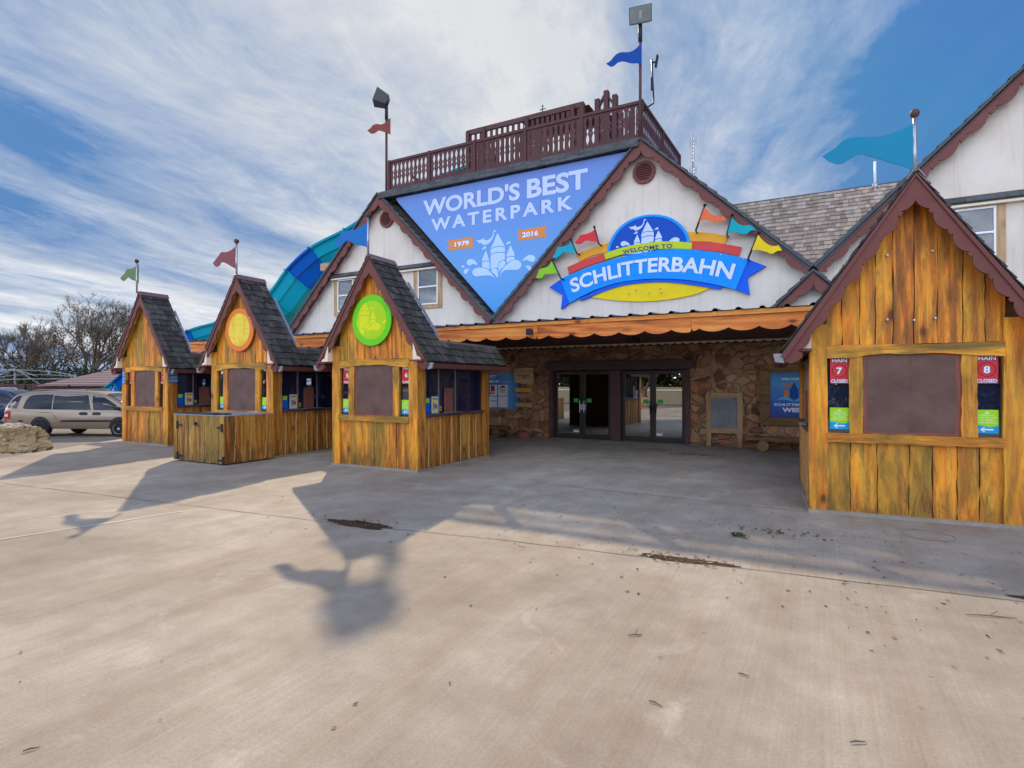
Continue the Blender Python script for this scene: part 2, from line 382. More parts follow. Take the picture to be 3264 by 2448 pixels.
def stone():
    m, g = base('flagstone_wall'); v = g('ShaderNodeTexCoord').outputs['Object']
    wv = g('ShaderNodeVectorMath', {0: v, 1: g('ShaderNodeVectorMath', {0: g('ShaderNodeTexNoise', {'Vector': v, 'Scale': 2.4, 'Detail': 3.0}).outputs[1], 'Scale': .34}, operation='SCALE').outputs[0]}, operation='ADD').outputs[0]
    mv = g.map(wv, (1, .05, 1.22))
    e = g('ShaderNodeTexVoronoi', {'Vector': mv, 'Scale': 3.5}, feature='DISTANCE_TO_EDGE').outputs[0]
    cc = g('ShaderNodeTexVoronoi', {'Vector': mv, 'Scale': 3.5}).outputs[1]
    s = g('ShaderNodeSeparateColor', {0: cc}).outputs
    n = g.noise(v, 6, 7, .68); n2 = g.noise(v, 30, 5, .65)
    c = g.ramp(s[0], [(0, (.12, .075, .052)), (.12, (.30, .125, .060)), (.35, (.46, .20, .098)), (.6, (.54, .27, .140)), (.82, (.58, .34, .20)), (1, (.44, .25, .15))])
    c = g.mix(1.0, c, g.mix(n, (.55, .55, .55), (1.25, 1.2, 1.15)), 'MULTIPLY')
    ed = g.math('ADD', e, g.math('MULTIPLY', g.math('SUBTRACT', n2, .5), .05))
    mor = g.rng(ed, .020, .052, 1, 0)
    wide = g.rng(g.noise(v, .7, 3, .5), .45, .62)
    mor = g.math('MAXIMUM', mor, g.math('MULTIPLY', g.rng(ed, .07, .16, 1, 0), wide))
    c = g.mix(mor, c, g.mix(n2, (.40, .25, .15), (.56, .37, .235)))
    h = g.math('ADD', g.rng(e, .01, .11), g.math('MULTIPLY', n, .35))
    finish(g, c, .8, h, 1.0, .06, spec=.2); return m
M['stone'] = stone()

def concrete():
    m, g = base('brushed_concrete'); v = g('ShaderNodeTexCoord').outputs['Object']
    a = g.noise(v, .38, 5, .6, .3); b = g.noise(v, 2.2, 7, .68); f = g.noise(v, 60, 4, .7)
    br = g.noise(g.map(v, (46, .55, 1), (0, 0, R_(-3))), 1.0, 4, .6); st = g.noise(g.map(v, (.9, .16, 1), (0, 0, R_(-20)), (3, 4, 0)), 1.6, 6, .65)
    c = g.mix(g.rng(a, .35, .65), (.275, .237, .190), (.41, .363, .298))
    c = g.mix(1.0, c, g.mix(g.rng(b, .3, .7), (.80, .79, .775), (1.13, 1.13, 1.13)), 'MULTIPLY')
    c = g.mix(g.math('MULTIPLY', g.rng(st, .48, .70), .62), c, (.25, .185, .128))
    c = g.mix(1.0, c, g.mix(g.rng(br, .32, .68), (.935, .93, .93), (1.05, 1.05, 1.05)), 'MULTIPLY')
    c = g.mix(1.0, c, g.mix(g.rng(f, .3, .7), (.84, .84, .84), (1.11, 1.11, 1.11)), 'MULTIPLY')
    vs = g('ShaderNodeTexVoronoi', {'Vector': v, 'Scale': 2.3, 'Randomness': 1.0})
    sp = g.math('MULTIPLY', g.rng(vs.outputs[0], .012, .035, 1, 0), .55)
    c = g.mix(sp, c, (.09, .07, .05))
    cr = g('ShaderNodeTexVoronoi', {'Vector': g('ShaderNodeVectorMath', {0: v, 1: g('ShaderNodeVectorMath', {0: g('ShaderNodeTexNoise', {'Vector': v, 'Scale': 1.3, 'Detail': 6.0}).outputs[1], 'Scale': 1.1}, operation='SCALE').outputs[0]}, operation='ADD').outputs[0], 'Scale': .27}, feature='DISTANCE_TO_EDGE').outputs[0]
    c = g.mix(g.math('MULTIPLY', g.rng(cr, .0010, .0026, 1, 0), .14), c, (.14, .11, .085))
    w = g.noise(v, 1.05, 5, .7, 1.0); c = g.mix(g.math('MULTIPLY', g.rng(w, .60, .74), .35), c, (.60, .56, .50))
    h = g.math('ADD', g.math('MULTIPLY', br, .5), g.math('MULTIPLY', f, .5))
    finish(g, c, .82, h, .22, .006, spec=.25); return m
M['concrete'] = concrete()
def rough_ground(name, lo, hi, sc=1.5):
    m, g = base(name); v = g('ShaderNodeTexCoord').outputs['Object']
    a = g.noise(v, .25 * sc, 5, .6); f = g.noise(v, 45, 5, .7)
    c = g.mix(g.rng(g.math('ADD', g.math('MULTIPLY', a, .6), g.math('MULTIPLY', f, .4)), .35, .65), lo, hi)
    finish(g, c, .9, f, .5, .01, spec=.2); return m
M['asphalt'] = rough_ground('worn_asphalt', (.15, .13, .11), (.26, .23, .195))
M['terrain'] = rough_ground('dry_grass_ground', (.12, .11, .05), (.22, .19, .10))
M['soil'] = rough_ground('dark_soil', (.030, .017, .010), (.075, .045, .026), 6)
M['joint'] = rough_ground('joint_dirt', (.15, .12, .095), (.30, .255, .205))
M['seal'] = rough_ground('joint_sealant', (.44, .43, .42), (.54, .53, .51))
M['stain'] = rough_ground('cover_ring', (.26, .22, .19), (.32, .27, .23))
M['yellow'] = paint('road_yellow', (.70, .46, .05), .7, .25, 4)

def glass(name, tint, refl=.12, rough=.0):
    m, g = base(name)
    tr = g('ShaderNodeBsdfTransparent', {'Color': tint + (1,)}); gl = g('ShaderNodeBsdfGlossy', {'Color': (1, 1, 1, 1), 'Roughness': rough})
    fc = g('ShaderNodeLayerWeight', {'Blend': .5}).outputs['Facing']; fr = g.math('ADD', .04, g.math('MULTIPLY', g.math('POWER', fc, 5.0), .9))
    f = g.math('ADD', fr, refl, True)
    mx = g('ShaderNodeMixShader', {0: f, 1: tr.outputs[0], 2: gl.outputs[0]})
    g('ShaderNodeOutputMaterial', {0: mx.outputs[0]}); return m
M['glass_door'] = glass('door_glass', (.55, .60, .60), .40)
M['glass_dark'] = glass('booth_glass', (.80, .82, .86), .05)
M['glass_van'] = glass('tinted_car_glass', (.10, .12, .15), .10)
M['glass_clear'] = glass('window_glass', (.55, .58, .62), .0, .02)

def flat(name, c, rough=.5, var=.07, **ex): return paint(name, c, rough, var, 1.5, .02, **ex)
def grad(name, stops, axis, a, b):
    """printed colour gradient along a local axis"""
    m, g = base(name); v = g('ShaderNodeTexCoord').outputs['Object']
    q = g('ShaderNodeSeparateXYZ', {0: v}).outputs[axis]; n = g.noise(v, 1.3, 4, .6)
    f = g.math('ADD', g.rng(q, a, b), g.math('MULTIPLY', g.math('SUBTRACT', n, .5), .12))
    finish(g, g.ramp(f, stops), .45, n, .05, .02); return m

# ------------------------------------------------------------------ ground
mb = MB(); mb.add([(-1500, -1500, -.36), (1500, -1500, -.36), (1500, 1500, -.36), (-1500, 1500, -.36)], [(0, 1, 2, 3)])
structure(mb.build('ground', M['terrain']))
mb = MB(); mb.add([(-60, -20, -.30), (-4, -20, -.30), (-10, 60, -.30), (-60, 60, -.30)], [(0, 1, 2, 3)])
structure(mb.build('parking_lot', M['asphalt']))
edge = [(-9.8, -6.0), (-15.1, 3.7), (-17.0, 6.6), (-18.4, 8.7), (-19.0, 9.7), (-19.9, 11.2), (-20.6, 14), (-20.6, 30)]
top = edge + [(14, 30), (14, -14), (-6, -14)]
mb = MB()
n = len(top)
tri = tessellate_polygon([[Vector((p[0], p[1], 0)) for p in top]])
mb.add([(x, y, 0) for x, y in top], [tuple(t) for t in tri])
ev = [(x, y, 0) for x, y in edge] + [(x - 1.6, y - .25, -.31) for x, y in edge]
k = len(edge); mb.add(ev, [(i, i + 1, k + i + 1, k + i) for i in range(k - 1)])
pav = mb.build('pavement', M['concrete']); structure(pav)
for p in pav.data.polygons:
    pass
def strip(pts, w, z, jit=0):
    mb = MB(); vs = []
    for i, p in enumerate(pts):
        a = Vector(pts[max(i - 1, 0)]); b = Vector(pts[min(i + 1, len(pts) - 1)]); t = (b - a).normalized(); nrm = Vector((-t.y, t.x))
        ww = w * (1 + rnd(-jit, jit)); c = Vector(p)
        vs += [(*(c + nrm * ww / 2), z), (*(c - nrm * ww / 2), z)]
    return mb.add(vs, [(2 * i, 2 * i + 1, 2 * i + 3, 2 * i + 2) for i in range(len(pts) - 1)])
def line(a, b, n=24, j=.012):
    return [(a[0] + (b[0] - a[0]) * i / n + rnd(-j, j), a[1] + (b[1] - a[1]) * i / n + rnd(-j, j)) for i in range(n + 1)]
for nm, pts, w, mt in (('pavement_joint', line((-16, 4.0), (-9.25, 4.66)) + line((-9.0, 4.68), (-5.3, 5.03)) + line((-4.4, 5.16), (-2.9, 5.38)) + line((-2.6, 5.4), (5, 6.1)), .013, 'joint'),
                       ('pavement_joint', line((-20, 9.9), (-.1, 8.44), 40), .016, 'joint'),
                       ('pavement_seam', line((-9.2, -3), (-7.43, 4.55), 20, .008), .055, 'seal'),
                       ('pavement_joint', line((1.6, -2), (2.9, 8.0), 20), .016, 'joint')):
    structure(strip(pts, w, .004, .35).build(nm, M[mt], recalc=False))
def blob(c, rx, ry, rot, z, n=36, j=.16):
    vs = [(c[0], c[1], z)]
    ph = [rnd(0, 6.28) for _ in range(4)]
    for i in range(n):
        a = 2 * math.pi * i / n
        r = 1 + j * (math.sin(3 * a + ph[0]) * .6 + math.sin(5 * a + ph[1]) * .5 + math.sin(11 * a + ph[2]) * .3) + rnd(-.05, .05)
        x, y = rx * r * math.cos(a), ry * r * math.sin(a)
        vs.append((c[0] + x * math.cos(rot) - y * math.sin(rot), c[1] + x * math.sin(rot) + y * math.cos(rot), z))
    return MB().add(vs, [(0, 1 + i, 1 + (i + 1) % n) for i in range(n)])
for (c, rx, ry, rot) in (((-4.88, 5.13), .46, .13, .02), ((-1.13, 5.58), .46, .07, .07), ((1.62, 5.9), .26, .06, .1)):
    o = blob(c, rx, ry, rot, .006).build('soil_patch', M['soil'], recalc=False); structure(o)
def ring(c, r0, r1, z):
    vs = [(c[0] + r * math.cos(2 * math.pi * i / 40), c[1] + r * math.sin(2 * math.pi * i / 40), z) for i in range(40) for r in (r0, r1)]
    return MB().add(vs, [(2 * i, 2 * i + 1, (2 * i + 3) % 80, (2 * i + 2) % 80) for i in range(40)])
for c in ((-7.7, 8.07), (1.1, 7.8)):
    structure(ring(c, .235, .25, .004).build('pavement_ring', M['stain'], recalc=False))
structure(strip([(-19.6, 7.6), (-20.3, 9.3), (-21.0, 11.0), (-22.4, 13.4)], .14, -.293).build('parking_line', M['yellow'], recalc=False))
structure(strip([(-27, 4.6), (-24.5, 9), (-20.5, 15.5)], .12, -.293).build('parking_line', M['yellow'], recalc=False))

# ------------------------------------------------------------------ entrance building
FY = 16.4
bld = thing('entrance_building', 'white stucco park entrance building with steep gables above a brown flagstone ground floor', 'building', (-7, FY, 0))
BO = (-7, FY, 0)
def B(): return MB(BO)
AL, AC, VL, XR = (-14.36, 8.83), (-4.48, 8.83), (-9.44, 3.9), (-.08, 4.69)
AT = (6.0, 10.6)                                   # apex of the tall gable, out of the picture to the right
dz = .16
wallp = [(-19.3, 2.95), (-19.3, 3.75), (AL[0], AL[1] - dz), (VL[0], VL[1] - dz), (AC[0], AC[1] - dz), (XR[0], XR[1] - dz), (AT[0], AT[1] - dz), (11.5, 5.0), (11.5, 2.95)]
B().prism(wallp, FY, FY + .25).build('upper_wall', M['stucco'], bld)
mb = B()
mb.box(-20.4, -7.40, FY - .03, FY + .3, 0, 2.95); mb.box(-3.20, 11.5, FY - .03, FY + .3, 0, 2.95); mb.box(-7.40, -3.20, FY - .03, FY + .3, 2.12, 2.95)
mb.build('stone_wall', M['stone'], bld)
mb = B()
mb.box(-19.3, -19.05, FY + .3, 27, 0, 3.7); mb.box(11.2, 11.5, FY + .3, 27, 0, 4.9); mb.box(-19.3, 11.5, 27, 27.25, 0, 3.7)
mb.build('side_wall', M['stucco'], bld)
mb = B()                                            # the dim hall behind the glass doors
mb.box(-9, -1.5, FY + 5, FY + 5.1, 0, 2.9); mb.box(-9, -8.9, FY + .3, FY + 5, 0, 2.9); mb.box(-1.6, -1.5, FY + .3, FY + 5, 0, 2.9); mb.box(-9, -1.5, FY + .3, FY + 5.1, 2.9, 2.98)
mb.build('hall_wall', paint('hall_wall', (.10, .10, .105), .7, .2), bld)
B().box(-8.2, -6.9, FY + 1.6, FY + 2.3, 0, 1.0).box(-8.3, -6.8, FY + 1.5, FY + 2.4, 1.0, 1.06).build('reception_counter', paint('teal_counter', (.03, .16, .16), .4), bld, bevel=.01)

def rake_frame(a, b):
    """along, outward-normal basis of a rake from apex a down to b, in the XZ plane"""
    d = Vector((b[0] - a[0], b[1] - a[1])); L = d.length; t = d / L
    nn = Vector((-t.y, t.x));
    if nn.y > 0: nn = -nn                             # nn points down, under the rake
    return t, nn, L
def scallop(a, b, w0, per, lobe, tooth, step, start=0.0, end=0.0, lead=0.0):
    """bargeboard outline under the rake a->b: straight top edge, lobes and square teeth below"""
    t, nn, L = rake_frame(a, b); A = Vector(a)
    P = lambda s, d: tuple(A + t * s + nn * d)
    low = []
    s = lead; Lb = L - end
    low.append((start, w0))
    if lead > start: low.append((lead, w0))
    while s < Lb - .02:
        q = min(per, Lb - s)
        tl = min(tooth, q)
        low += [(s, w0 + step), (s + tl, w0 + step)]
        m = q - tl
        if m > .04:
            for k in range(0, 9):
                u = k / 8; low.append((s + tl + m * u, w0 + .25 * step + lobe * math.sin(math.pi * u) ** .8))
        s += per
    up = [(Lb, 0.0), (start, 0.0)]
    return [P(*q) for q in low] + [P(*q) for q in up]
def teeth_edge(a, b, thick, per=.34, rise=.035):
    """stepped shingle edge lying on a rake"""
    t, nn, L = rake_frame(a, b); A = Vector(a); P = lambda s, d: tuple(A + t * s + nn * d)
    lo = [P(0, thick), P(L, thick)]; hi = []
    n = max(1, int(L / per)); q = L / n
    for i in range(n, 0, -1): hi += [P(i * q, -rise), P((i - 1) * q, 0.0)]
    return lo + hi
RKN = [0.0]
def rake(a, b, name='bargeboard', end=.0, w0=.075, lead=.0, y0=FY - .30, per=.74, lobe=.135, step=.10, tooth=.17):
    t, nn, L = rake_frame(a, b); off = nn * .105
    a2, b2 = (a[0] + off.x, a[1] + off.y), (b[0] + off.x, b[1] + off.y); y0 += RKN[0]; RKN[0] += .003; cl = (lambda L_: [((max if b[0] > a[0] else min)(x, a[0]), z) for x, z in L_])
    B().prism([((max if b[0] > a[0] else min)(x, a[0]), z) for x, z in scallop(a2, b2, w0, per, lobe, tooth, step, start=0, lead=lead, end=end)], y0, y0 + .05).build(name, M['trim'], bld)
    m = B(); m.prism(cl(teeth_edge(a, b, .075)), y0 - .05, FY + .02)
    o2 = nn * .085; m.prism(cl(teeth_edge((a[0] + o2.x, a[1] + o2.y), (b[0] + o2.x, b[1] + o2.y), .05, rise=.0)), y0 - .02, FY + .02)
    m.build('rake_shingles', M['grey_rake'], bld)
    # soffit board of the overhang
    s0, s1 = nn * .115, nn * .145
    B().prism([(a[0] + s0.x, a[1] + s0.y), (b[0] + s0.x, b[1] + s0.y), (b[0] + s1.x, b[1] + s1.y), (a[0] + s1.x, a[1] + s1.y)], y0 + .05, FY).build('soffit', M['trim'], bld)
rake(AL, (-19.45, 3.74), lead=.0)
rake(AL, (VL[0] + .02, VL[1] - .02))
rake(AC, (VL[0] - .02, VL[1] - .02))
rake(AC, XR)
rake(AT, XR)
rake((XR[0], XR[1] - .09), (-1.75, 3.02), y0=FY - .30)
rake((XR[0], XR[1] - .09), (1.6, 3.01), y0=FY - .30)
def roof_slab(name, quad, th=.1, mat='shake_grey'):
    q = [Vector(p) for p in quad]; nn = (q[1] - q[0]).cross(q[3] - q[0]).normalized()
    if nn.z < 0: nn = -nn
    lo = [p - nn * th for p in q]
    return B().add(q + lo, [(0, 1, 2, 3), (7, 6, 5, 4), (0, 4, 5, 1), (1, 5, 6, 2), (2, 6, 7, 3), (3, 7, 4, 0)]).build(name, M[mat], bld)
Yb = 27.0
for a, b in ((AL, (-19.45, 3.74)), (AL, VL), (AC, VL), (AC, XR), (AT, XR), (AT, (11.8, 4.8))):
    roof_slab('gable_roof', [(a[0], FY + .02, a[1] - .02), (b[0], FY + .02, b[1] - .02), (b[0], Yb, b[1] - .02), (a[0], Yb, a[1] - .02)])
B().box(AL[0] + .02, AC[0] - .02, FY + .05, 26.5, 8.50, 8.62).build('roof_deck', M['deckwood'], bld)
m = B()                                              # shingled edge of the deck, running between the two ridges over the banner
for i, (z0, z1, yy) in enumerate(((8.56, 8.62, .36), (8.62, 8.68, .33), (8.68, 8.75, .30), (8.75, 8.84, .27))):
    x = AL[0] + .05
    while x < AC[0] - .06:
        w = min(rnd(.28, .5), AC[0] - .05 - x); m.tint = rnd(0, 1)
        m.box(x, x + w - .006, FY - yy - rnd(0, .015), FY + .04, z0, z1 - .004); x += w
m.build('roof_edge', M['grey_rake'], bld)

# back roof of split shingles, seen between the centre gable and the tall gable
def shingle_roof(mb, p_of, u0, u1, v0, v1, rows, wmin, wmax, th, lift=.03, clip=None):
    """courses of shingles; p_of(u, v, h) is the roof surface, v runs up the slope"""
    dv = (v1 - v0) / rows
    for r in range(rows):
        va, vb = v0 + r * dv, v0 + (r + 1.35) * dv
        vb = min(vb, v1)
        u = u0 - rnd(0, wmin)
        while u < u1:
            w = rnd(wmin, wmax); a, b = max(u, u0), min(u + w - .006, u1)
            if b - a > .02 and (clip is None or clip((a + b) / 2, (va + vb) / 2)):
                mb.tint = random.random(); j = rnd(-.018, .018) * min(1, dv * 6); h = th * rnd(.75, 1.3)
                mb.hexa([p_of(a, va + j, lift), p_of(b, va + j, lift), p_of(a, vb, .004), p_of(b, vb, .004),
                         p_of(a, va + j, lift + h), p_of(b, va + j, lift + h), p_of(a, vb, .004 + h * .5), p_of(b, vb, .004 + h * .5)])
            u += w
m = B(); c45 = math.sqrt(.5)
z0r, y0r = 3.85, FY + .02
P_ = lambda u, v, h: (u, y0r + v * c45 - h * c45, z0r + v * c45 + h * c45)
def clip_back(u, v):
    z = z0r + v * c45
    zl = AC[1] - (u - AC[0]) * (AC[1] - XR[1]) / (XR[0] - AC[0]); zr = XR[1] + (u - XR[0]) * (AT[1] - XR[1]) / (AT[0] - XR[0])
    return z > max(zl if u < XR[0] else -9, zr if u >= XR[0] else -9) - .42
shingle_roof(m, P_, -4.3, 3.4, .3, 5.45, 24, .09, .22, .020, .034, clip_back)
m.build('shingle_roof', M['shake_grey'], bld)
m = B(); m.hexa([P_(-4.4, .2, -.08), P_(3.5, .2, -.08), P_(-4.4, 5.46, -.08), P_(3.5, 5.46, -.08), P_(-4.4, .2, 0), P_(3.5, .2, 0), P_(-4.4, 5.46, 0), P_(3.5, 5.46, 0)])
m.box(-4.4, 3.5, y0r + 5.46 * c45 - .03, y0r + 5.46 * c45 + .14, z0r + 5.46 * c45 - .02, z0r + 5.46 * c45 + .03)
m.build('roof_deck_board', M['grey_rake'], bld)

def vent(cx, cz, r=.335):
    f = B()
    N = 40; outer = [(cx + r * math.cos(2 * math.pi * i / N), cz + r * math.sin(2 * math.pi * i / N)) for i in range(N)]
    inner = [(cx + r * .72 * math.cos(2 * math.pi * i / N), cz + r * .72 * math.sin(2 * math.pi * i / N)) for i in range(N)]
    fo = f.prism([outer, inner], FY - .07, FY + .01).build('round_vent', M['trim'], bld, bevel=.006)
    s = B(); s.prism(inner, FY - .005, FY + .01)
    for i in range(7):
        z = cz - r * .62 + i * r * .205; hw = math.sqrt(max(.001, (r * .72) ** 2 - (z - cz) ** 2))
        s.hexa([(cx - hw, FY - .06, z - .035), (cx + hw, FY - .06, z - .035), (cx - hw, FY - .006, z + .02), (cx + hw, FY - .006, z + .02),
                (cx - hw, FY - .06, z - .022), (cx + hw, FY - .06, z - .022), (cx - hw, FY - .006, z + .033), (cx + hw, FY - .006, z + .033)])
    s.build('louvre', M['trim'], fo)
vent(-4.45, 7.89); vent(-14.17, 7.87, .32)

def window(x0, x1, z0, z1, trim_l=.20, trim_r=.17, trim_b=.15, blinds=True):
    """vinyl sash window with rough timber casing"""
    fr = B(); y = FY
    fr.box(x0, x1, y - .05, y + .02, z1 - .045, z1); fr.box(x0, x1, y - .05, y + .02, z0, z0 + .045)
    fr.box(x0, x0 + .045, y - .05, y + .02, z0 + .045, z1 - .045); fr.box(x1 - .045, x1, y - .05, y + .02, z0 + .045, z1 - .045)
    zm = z0 + (z1 - z0) * .5; fr.box(x0 + .045, x1 - .045, y - .055, y + .02, zm - .025, zm + .025)
    fo = fr.build('window', M['white'], bld, bevel=.005)
    B().box(x0 + .045, x1 - .045, y - .020, y - .014, z0 + .045, z1 - .045).build('pane', M['glass_clear'], fo)
    bl = B()
    bl.mi = 0; bl.box(x0 + .04, x1 - .04, y - .004, y + .004, z0 + .04, z1 - .04)
    bl.mi = 1
    nb = 6
    for i in range(1, nb): bl.box(x0 + (x1 - x0) * i / nb - .006, x0 + (x1 - x0) * i / nb + .006, y - .013, y - .005, z0 + .045, z1 - .045)
    bl.build('blind', [paint('window_blind', (.20, .205, .22), .7, .25, 2), M['iron']], fo)
    c = B()
    if trim_l: c.box(x0 - trim_l, x0, y - .035, y + .01, z0 - trim_b, z1 + .01)
    if trim_r: c.box(x1, x1 + trim_r, y - .035, y + .01, z0 - trim_b, z1 + .01)
    c.box(x0, x1, y - .04, y + .01, z0 - trim_b, z0)
    c.build('casing', M['raw_v'], fo, bevel=.006)
window(-12.71, -11.83, 4.55, 5.83)
window(-16.67, -15.85, 4.55, 5.80)
window(2.62, 3.55, 4.55, 5.72)
def pent(x0, x1, z):
    m = B(); u = x0
    m.prism([(x0, z - .16), (x1, z - .16), (x1, z - .12), (x0, z - .12)], FY - .16, FY)
    while u < x1:
        w = min(rnd(.25, .42), x1 - u); m.tint = rnd(0, 1); a, b = u, u + w - .006
        m.hexa([(a, FY - .20, z - .13), (b, FY - .20, z - .13), (a, FY, z + .02), (b, FY, z + .02), (a, FY - .20, z - .10), (b, FY - .20, z - .10), (a, FY, z + .05), (b, FY, z + .05)]); u += w
    m.build('pent_shingles', M['grey_rake'], bld)
    B().box(x0, x1, FY - .14, FY + .0, z - .22, z - .162).build('pent_board', M['cream'], bld)
pent(-16.95, -11.80, 6.02); pent(2.62, 10.0, 5.97)

# glass doors
dm = paint('door_aluminium', (.055, .043, .040), .4, .1, 4, .05, .4)
B().prism([(-7.58, 2.22), (-7.54, 2.15), (-7.48, 2.13), (-3.09, 2.13), (-3.03, 2.15), (-2.98, 2.22), (-2.98, 2.31), (-3.03, 2.38), (-3.09, 2.40), (-7.48, 2.40), (-7.54, 2.38), (-7.58, 2.31)], FY - .22, FY - .035).build('door_beam', M['trim_dark'], bld, bevel=.015)
for x0, x1 in ((-7.46, -7.34), (-5.44, -5.15), (-3.26, -3.14)):
    B().box(x0, x1, FY - .16, FY + .28, 0, 2.128).build('door_post', M['trim_dark'], bld, bevel=.012)
sg, sw = flat('sticker_green', (.05, .42, .09)), flat('sticker_white', (.75, .76, .78))
def leaf(x0, x1, hinge, dark):
    f = B(); y0, y1 = FY + .02, FY + .07; st = .085
    f.box(x0, x0 + st, y0, y1, .01, 2.09); f.box(x1 - st, x1, y0, y1, .01, 2.09)
    f.box(x0 + st, x1 - st, y0, y1, .01, .16); f.box(x0 + st, x1 - st, y0, y1, 1.99, 2.09)
    d = f.build('glass_door', dm, bld, bevel=.004)
    B().box(x0 + st, x1 - st, y0 + .02, y0 + .032, .16, 1.99).build('pane', M['glass_door'], d)
    hx = x1 - st * .5 if hinge == 'l' else x0 + st * .5; sgn = -1 if hinge == 'l' else 1
    h = B(); h.tube([(hx + sgn * .02, y0, .82), (hx + sgn * .02, y0 - .07, .84), (hx + sgn * .02, y0 - .07, 1.16), (hx + sgn * .02, y0, 1.18)], .012, 8)
    h.box(hx - .05, hx + .05, y0 - .012, y0, .90, 1.08); h.build('handle', M['galv'] if dark else M['iron'], d)
    cx = hx + sgn * .17; B().box(cx - .075, cx + .075, y0 + .010, y0 + .0195, 1.13, 1.25).build('door_sticker', sg, d)
for x0, x1, dk in ((-7.33, -5.45, True), (-5.14, -3.27, False)):
    xm = (x0 + x1) / 2; leaf(x0 + .02, xm - .004, 'l', dk); leaf(xm + .004, x1 - .02, 'r', dk)
    ds = B(); a, b = (xm - .30, xm - .12) if dk else (xm + .10, xm + .28)
    ds.box(a, b, FY + .030, FY + .0385, .20, .245); ds.box(a, b, FY + .030, FY + .0385, .255, .275); ds.build('door_decal', sw, bld)

# ------------------------------------------------------------------ canopy
CY = 11.6
can = thing('entrance_canopy', 'long cedar fronted canopy with scalloped fascia and ribbed metal roof over the doors', 'canopy', (-9, CY, 0))
K = lambda: MB((-9, CY, 0))
X0, X1 = -21.0, 3.4
pts = [(X0, 3.0), (X1, 3.0)]; x = X1; per = .545
while x > X0 + .01:
    for k in range(10):
        u = k / 10; pts.append((x - per * u, 2.80 - .075 * math.sin(math.pi * u) ** .75))
    x -= per
pts.append((X0, 2.80))
m = K(); xs = [X0, -17.2, -13.4, -9.3, -5.6, -2.2, X1]
low = pts[2:]
for i in range(len(xs) - 1):
    a, b = xs[i] + .002, xs[i + 1] - .002; 
    seg = sorted([p for p in low if a < p[0] < b])
    poly = [(a, 3.02)] + [(a, 2.80)] + seg + [(b, 2.80), (b, 3.02)]
    m.tint = .15 + .4 * random.random(); m.prism(poly, CY - .02 + rnd(-.003, .003), CY + .02)
m.build('fascia', M['canopy_x'], can)
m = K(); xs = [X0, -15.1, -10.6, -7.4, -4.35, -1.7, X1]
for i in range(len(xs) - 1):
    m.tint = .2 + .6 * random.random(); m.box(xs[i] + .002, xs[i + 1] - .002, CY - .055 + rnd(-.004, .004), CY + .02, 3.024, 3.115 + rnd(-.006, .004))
m.build('batten', M['batten_x'], can, bevel=.006)
# ribbed metal sheet, rising towards the wall
prof = []; x = X0
while x < X1:
    prof += [(x, 0), (x + .30, 0), (x + .335, .045), (x + .385, .045), (x + .42, 0)]; x += .42
m = K(); y0, y1, za, zb = CY - .10, FY - .04, 3.125, 3.46
vs = []
for px_, h in prof: vs += [(px_, y0, za + h), (px_, y1, zb + h)]
m.add(vs, [(2 * i, 2 * i + 2, 2 * i + 3, 2 * i + 1) for i in range(len(prof) - 1)])
vs = []
for px_, h in prof: vs += [(px_, y0, za + h - .006), (px_, y1, zb + h - .006)]
m.add(vs, [(2 * i, 2 * i + 1, 2 * i + 3, 2 * i + 2) for i in range(len(prof) - 1)])
m.build('metal_roof', paint('blue_grey_sheet', (.16, .20, .25), .35, .15, 3, .05, .6), can, recalc=False)
K().box(X0, X1, CY + .13, FY - .31, 3.062, 3.10).build('bounce_ceiling', M['cream'], can)  # pale surface added to bounce light into the space under the canopy
m = K()
for y in (12.6, 13.7, 14.8, 15.7): m.box(X0, X1, y, y + .09, 2.86, 3.06)
m.box(X0, X1, CY + .03, CY + .12, 2.86, 3.06)
m.build('joists', M['trim_dark'], can)
x = X0; pts = []
while x < X1:
    for k in range(6):
        u = k / 6; pts.append((x + .23 * u, 2.86 - .045 * math.sin(math.pi * u)))
    x += .23
m = K(); m.prism([(X0, 2.915)] + pts + [(X1, 2.86), (X1, 2.915)], FY - .30, FY - .275); m.build('valance', M['cream'], can)
m = K(); m.box(X0, X1, FY - .272, FY - .20, 2.80, 3.06); m.build('ledger', M['trim_dark'], can)
def spot(px, py, Y, label):
    x, z = at(px, py, Y); o = thing('spotlight', label, 'spotlight', (x, Y, z)); b = MB()
    b.hexa([(-.075, -.17, -.085), (.075, -.17, -.085), (-.06, -.05, -.06), (.06, -.05, -.06), (-.075, -.15, .07), (.075, -.15, .07), (-.06, -.05, .06), (.06, -.05, .06)]); b.build('housing', M['iron'], o, bevel=.012)
    MB().tube([(0, -.06, 0), (0, 0, .02)], .018, 8).build('bracket', M['iron'], o)
spot(1695, 1058, CY - .02, 'small black spotlight on the cedar fascia above the left pair of glass doors')
x, z = at(2018, 1081, 13.65); o = thing('spotlight', 'small dark spotlight under the canopy between the two pairs of doors', 'spotlight', (x, 13.65, 2.86))
MB().box(-.16, .16, -.10, .05, -.16, -.03).build('housing', M['iron'], o, bevel=.012); MB().tube([(0, 0, -.03), (0, 0, 0)], .02, 8).build('bracket', M['iron'], o)

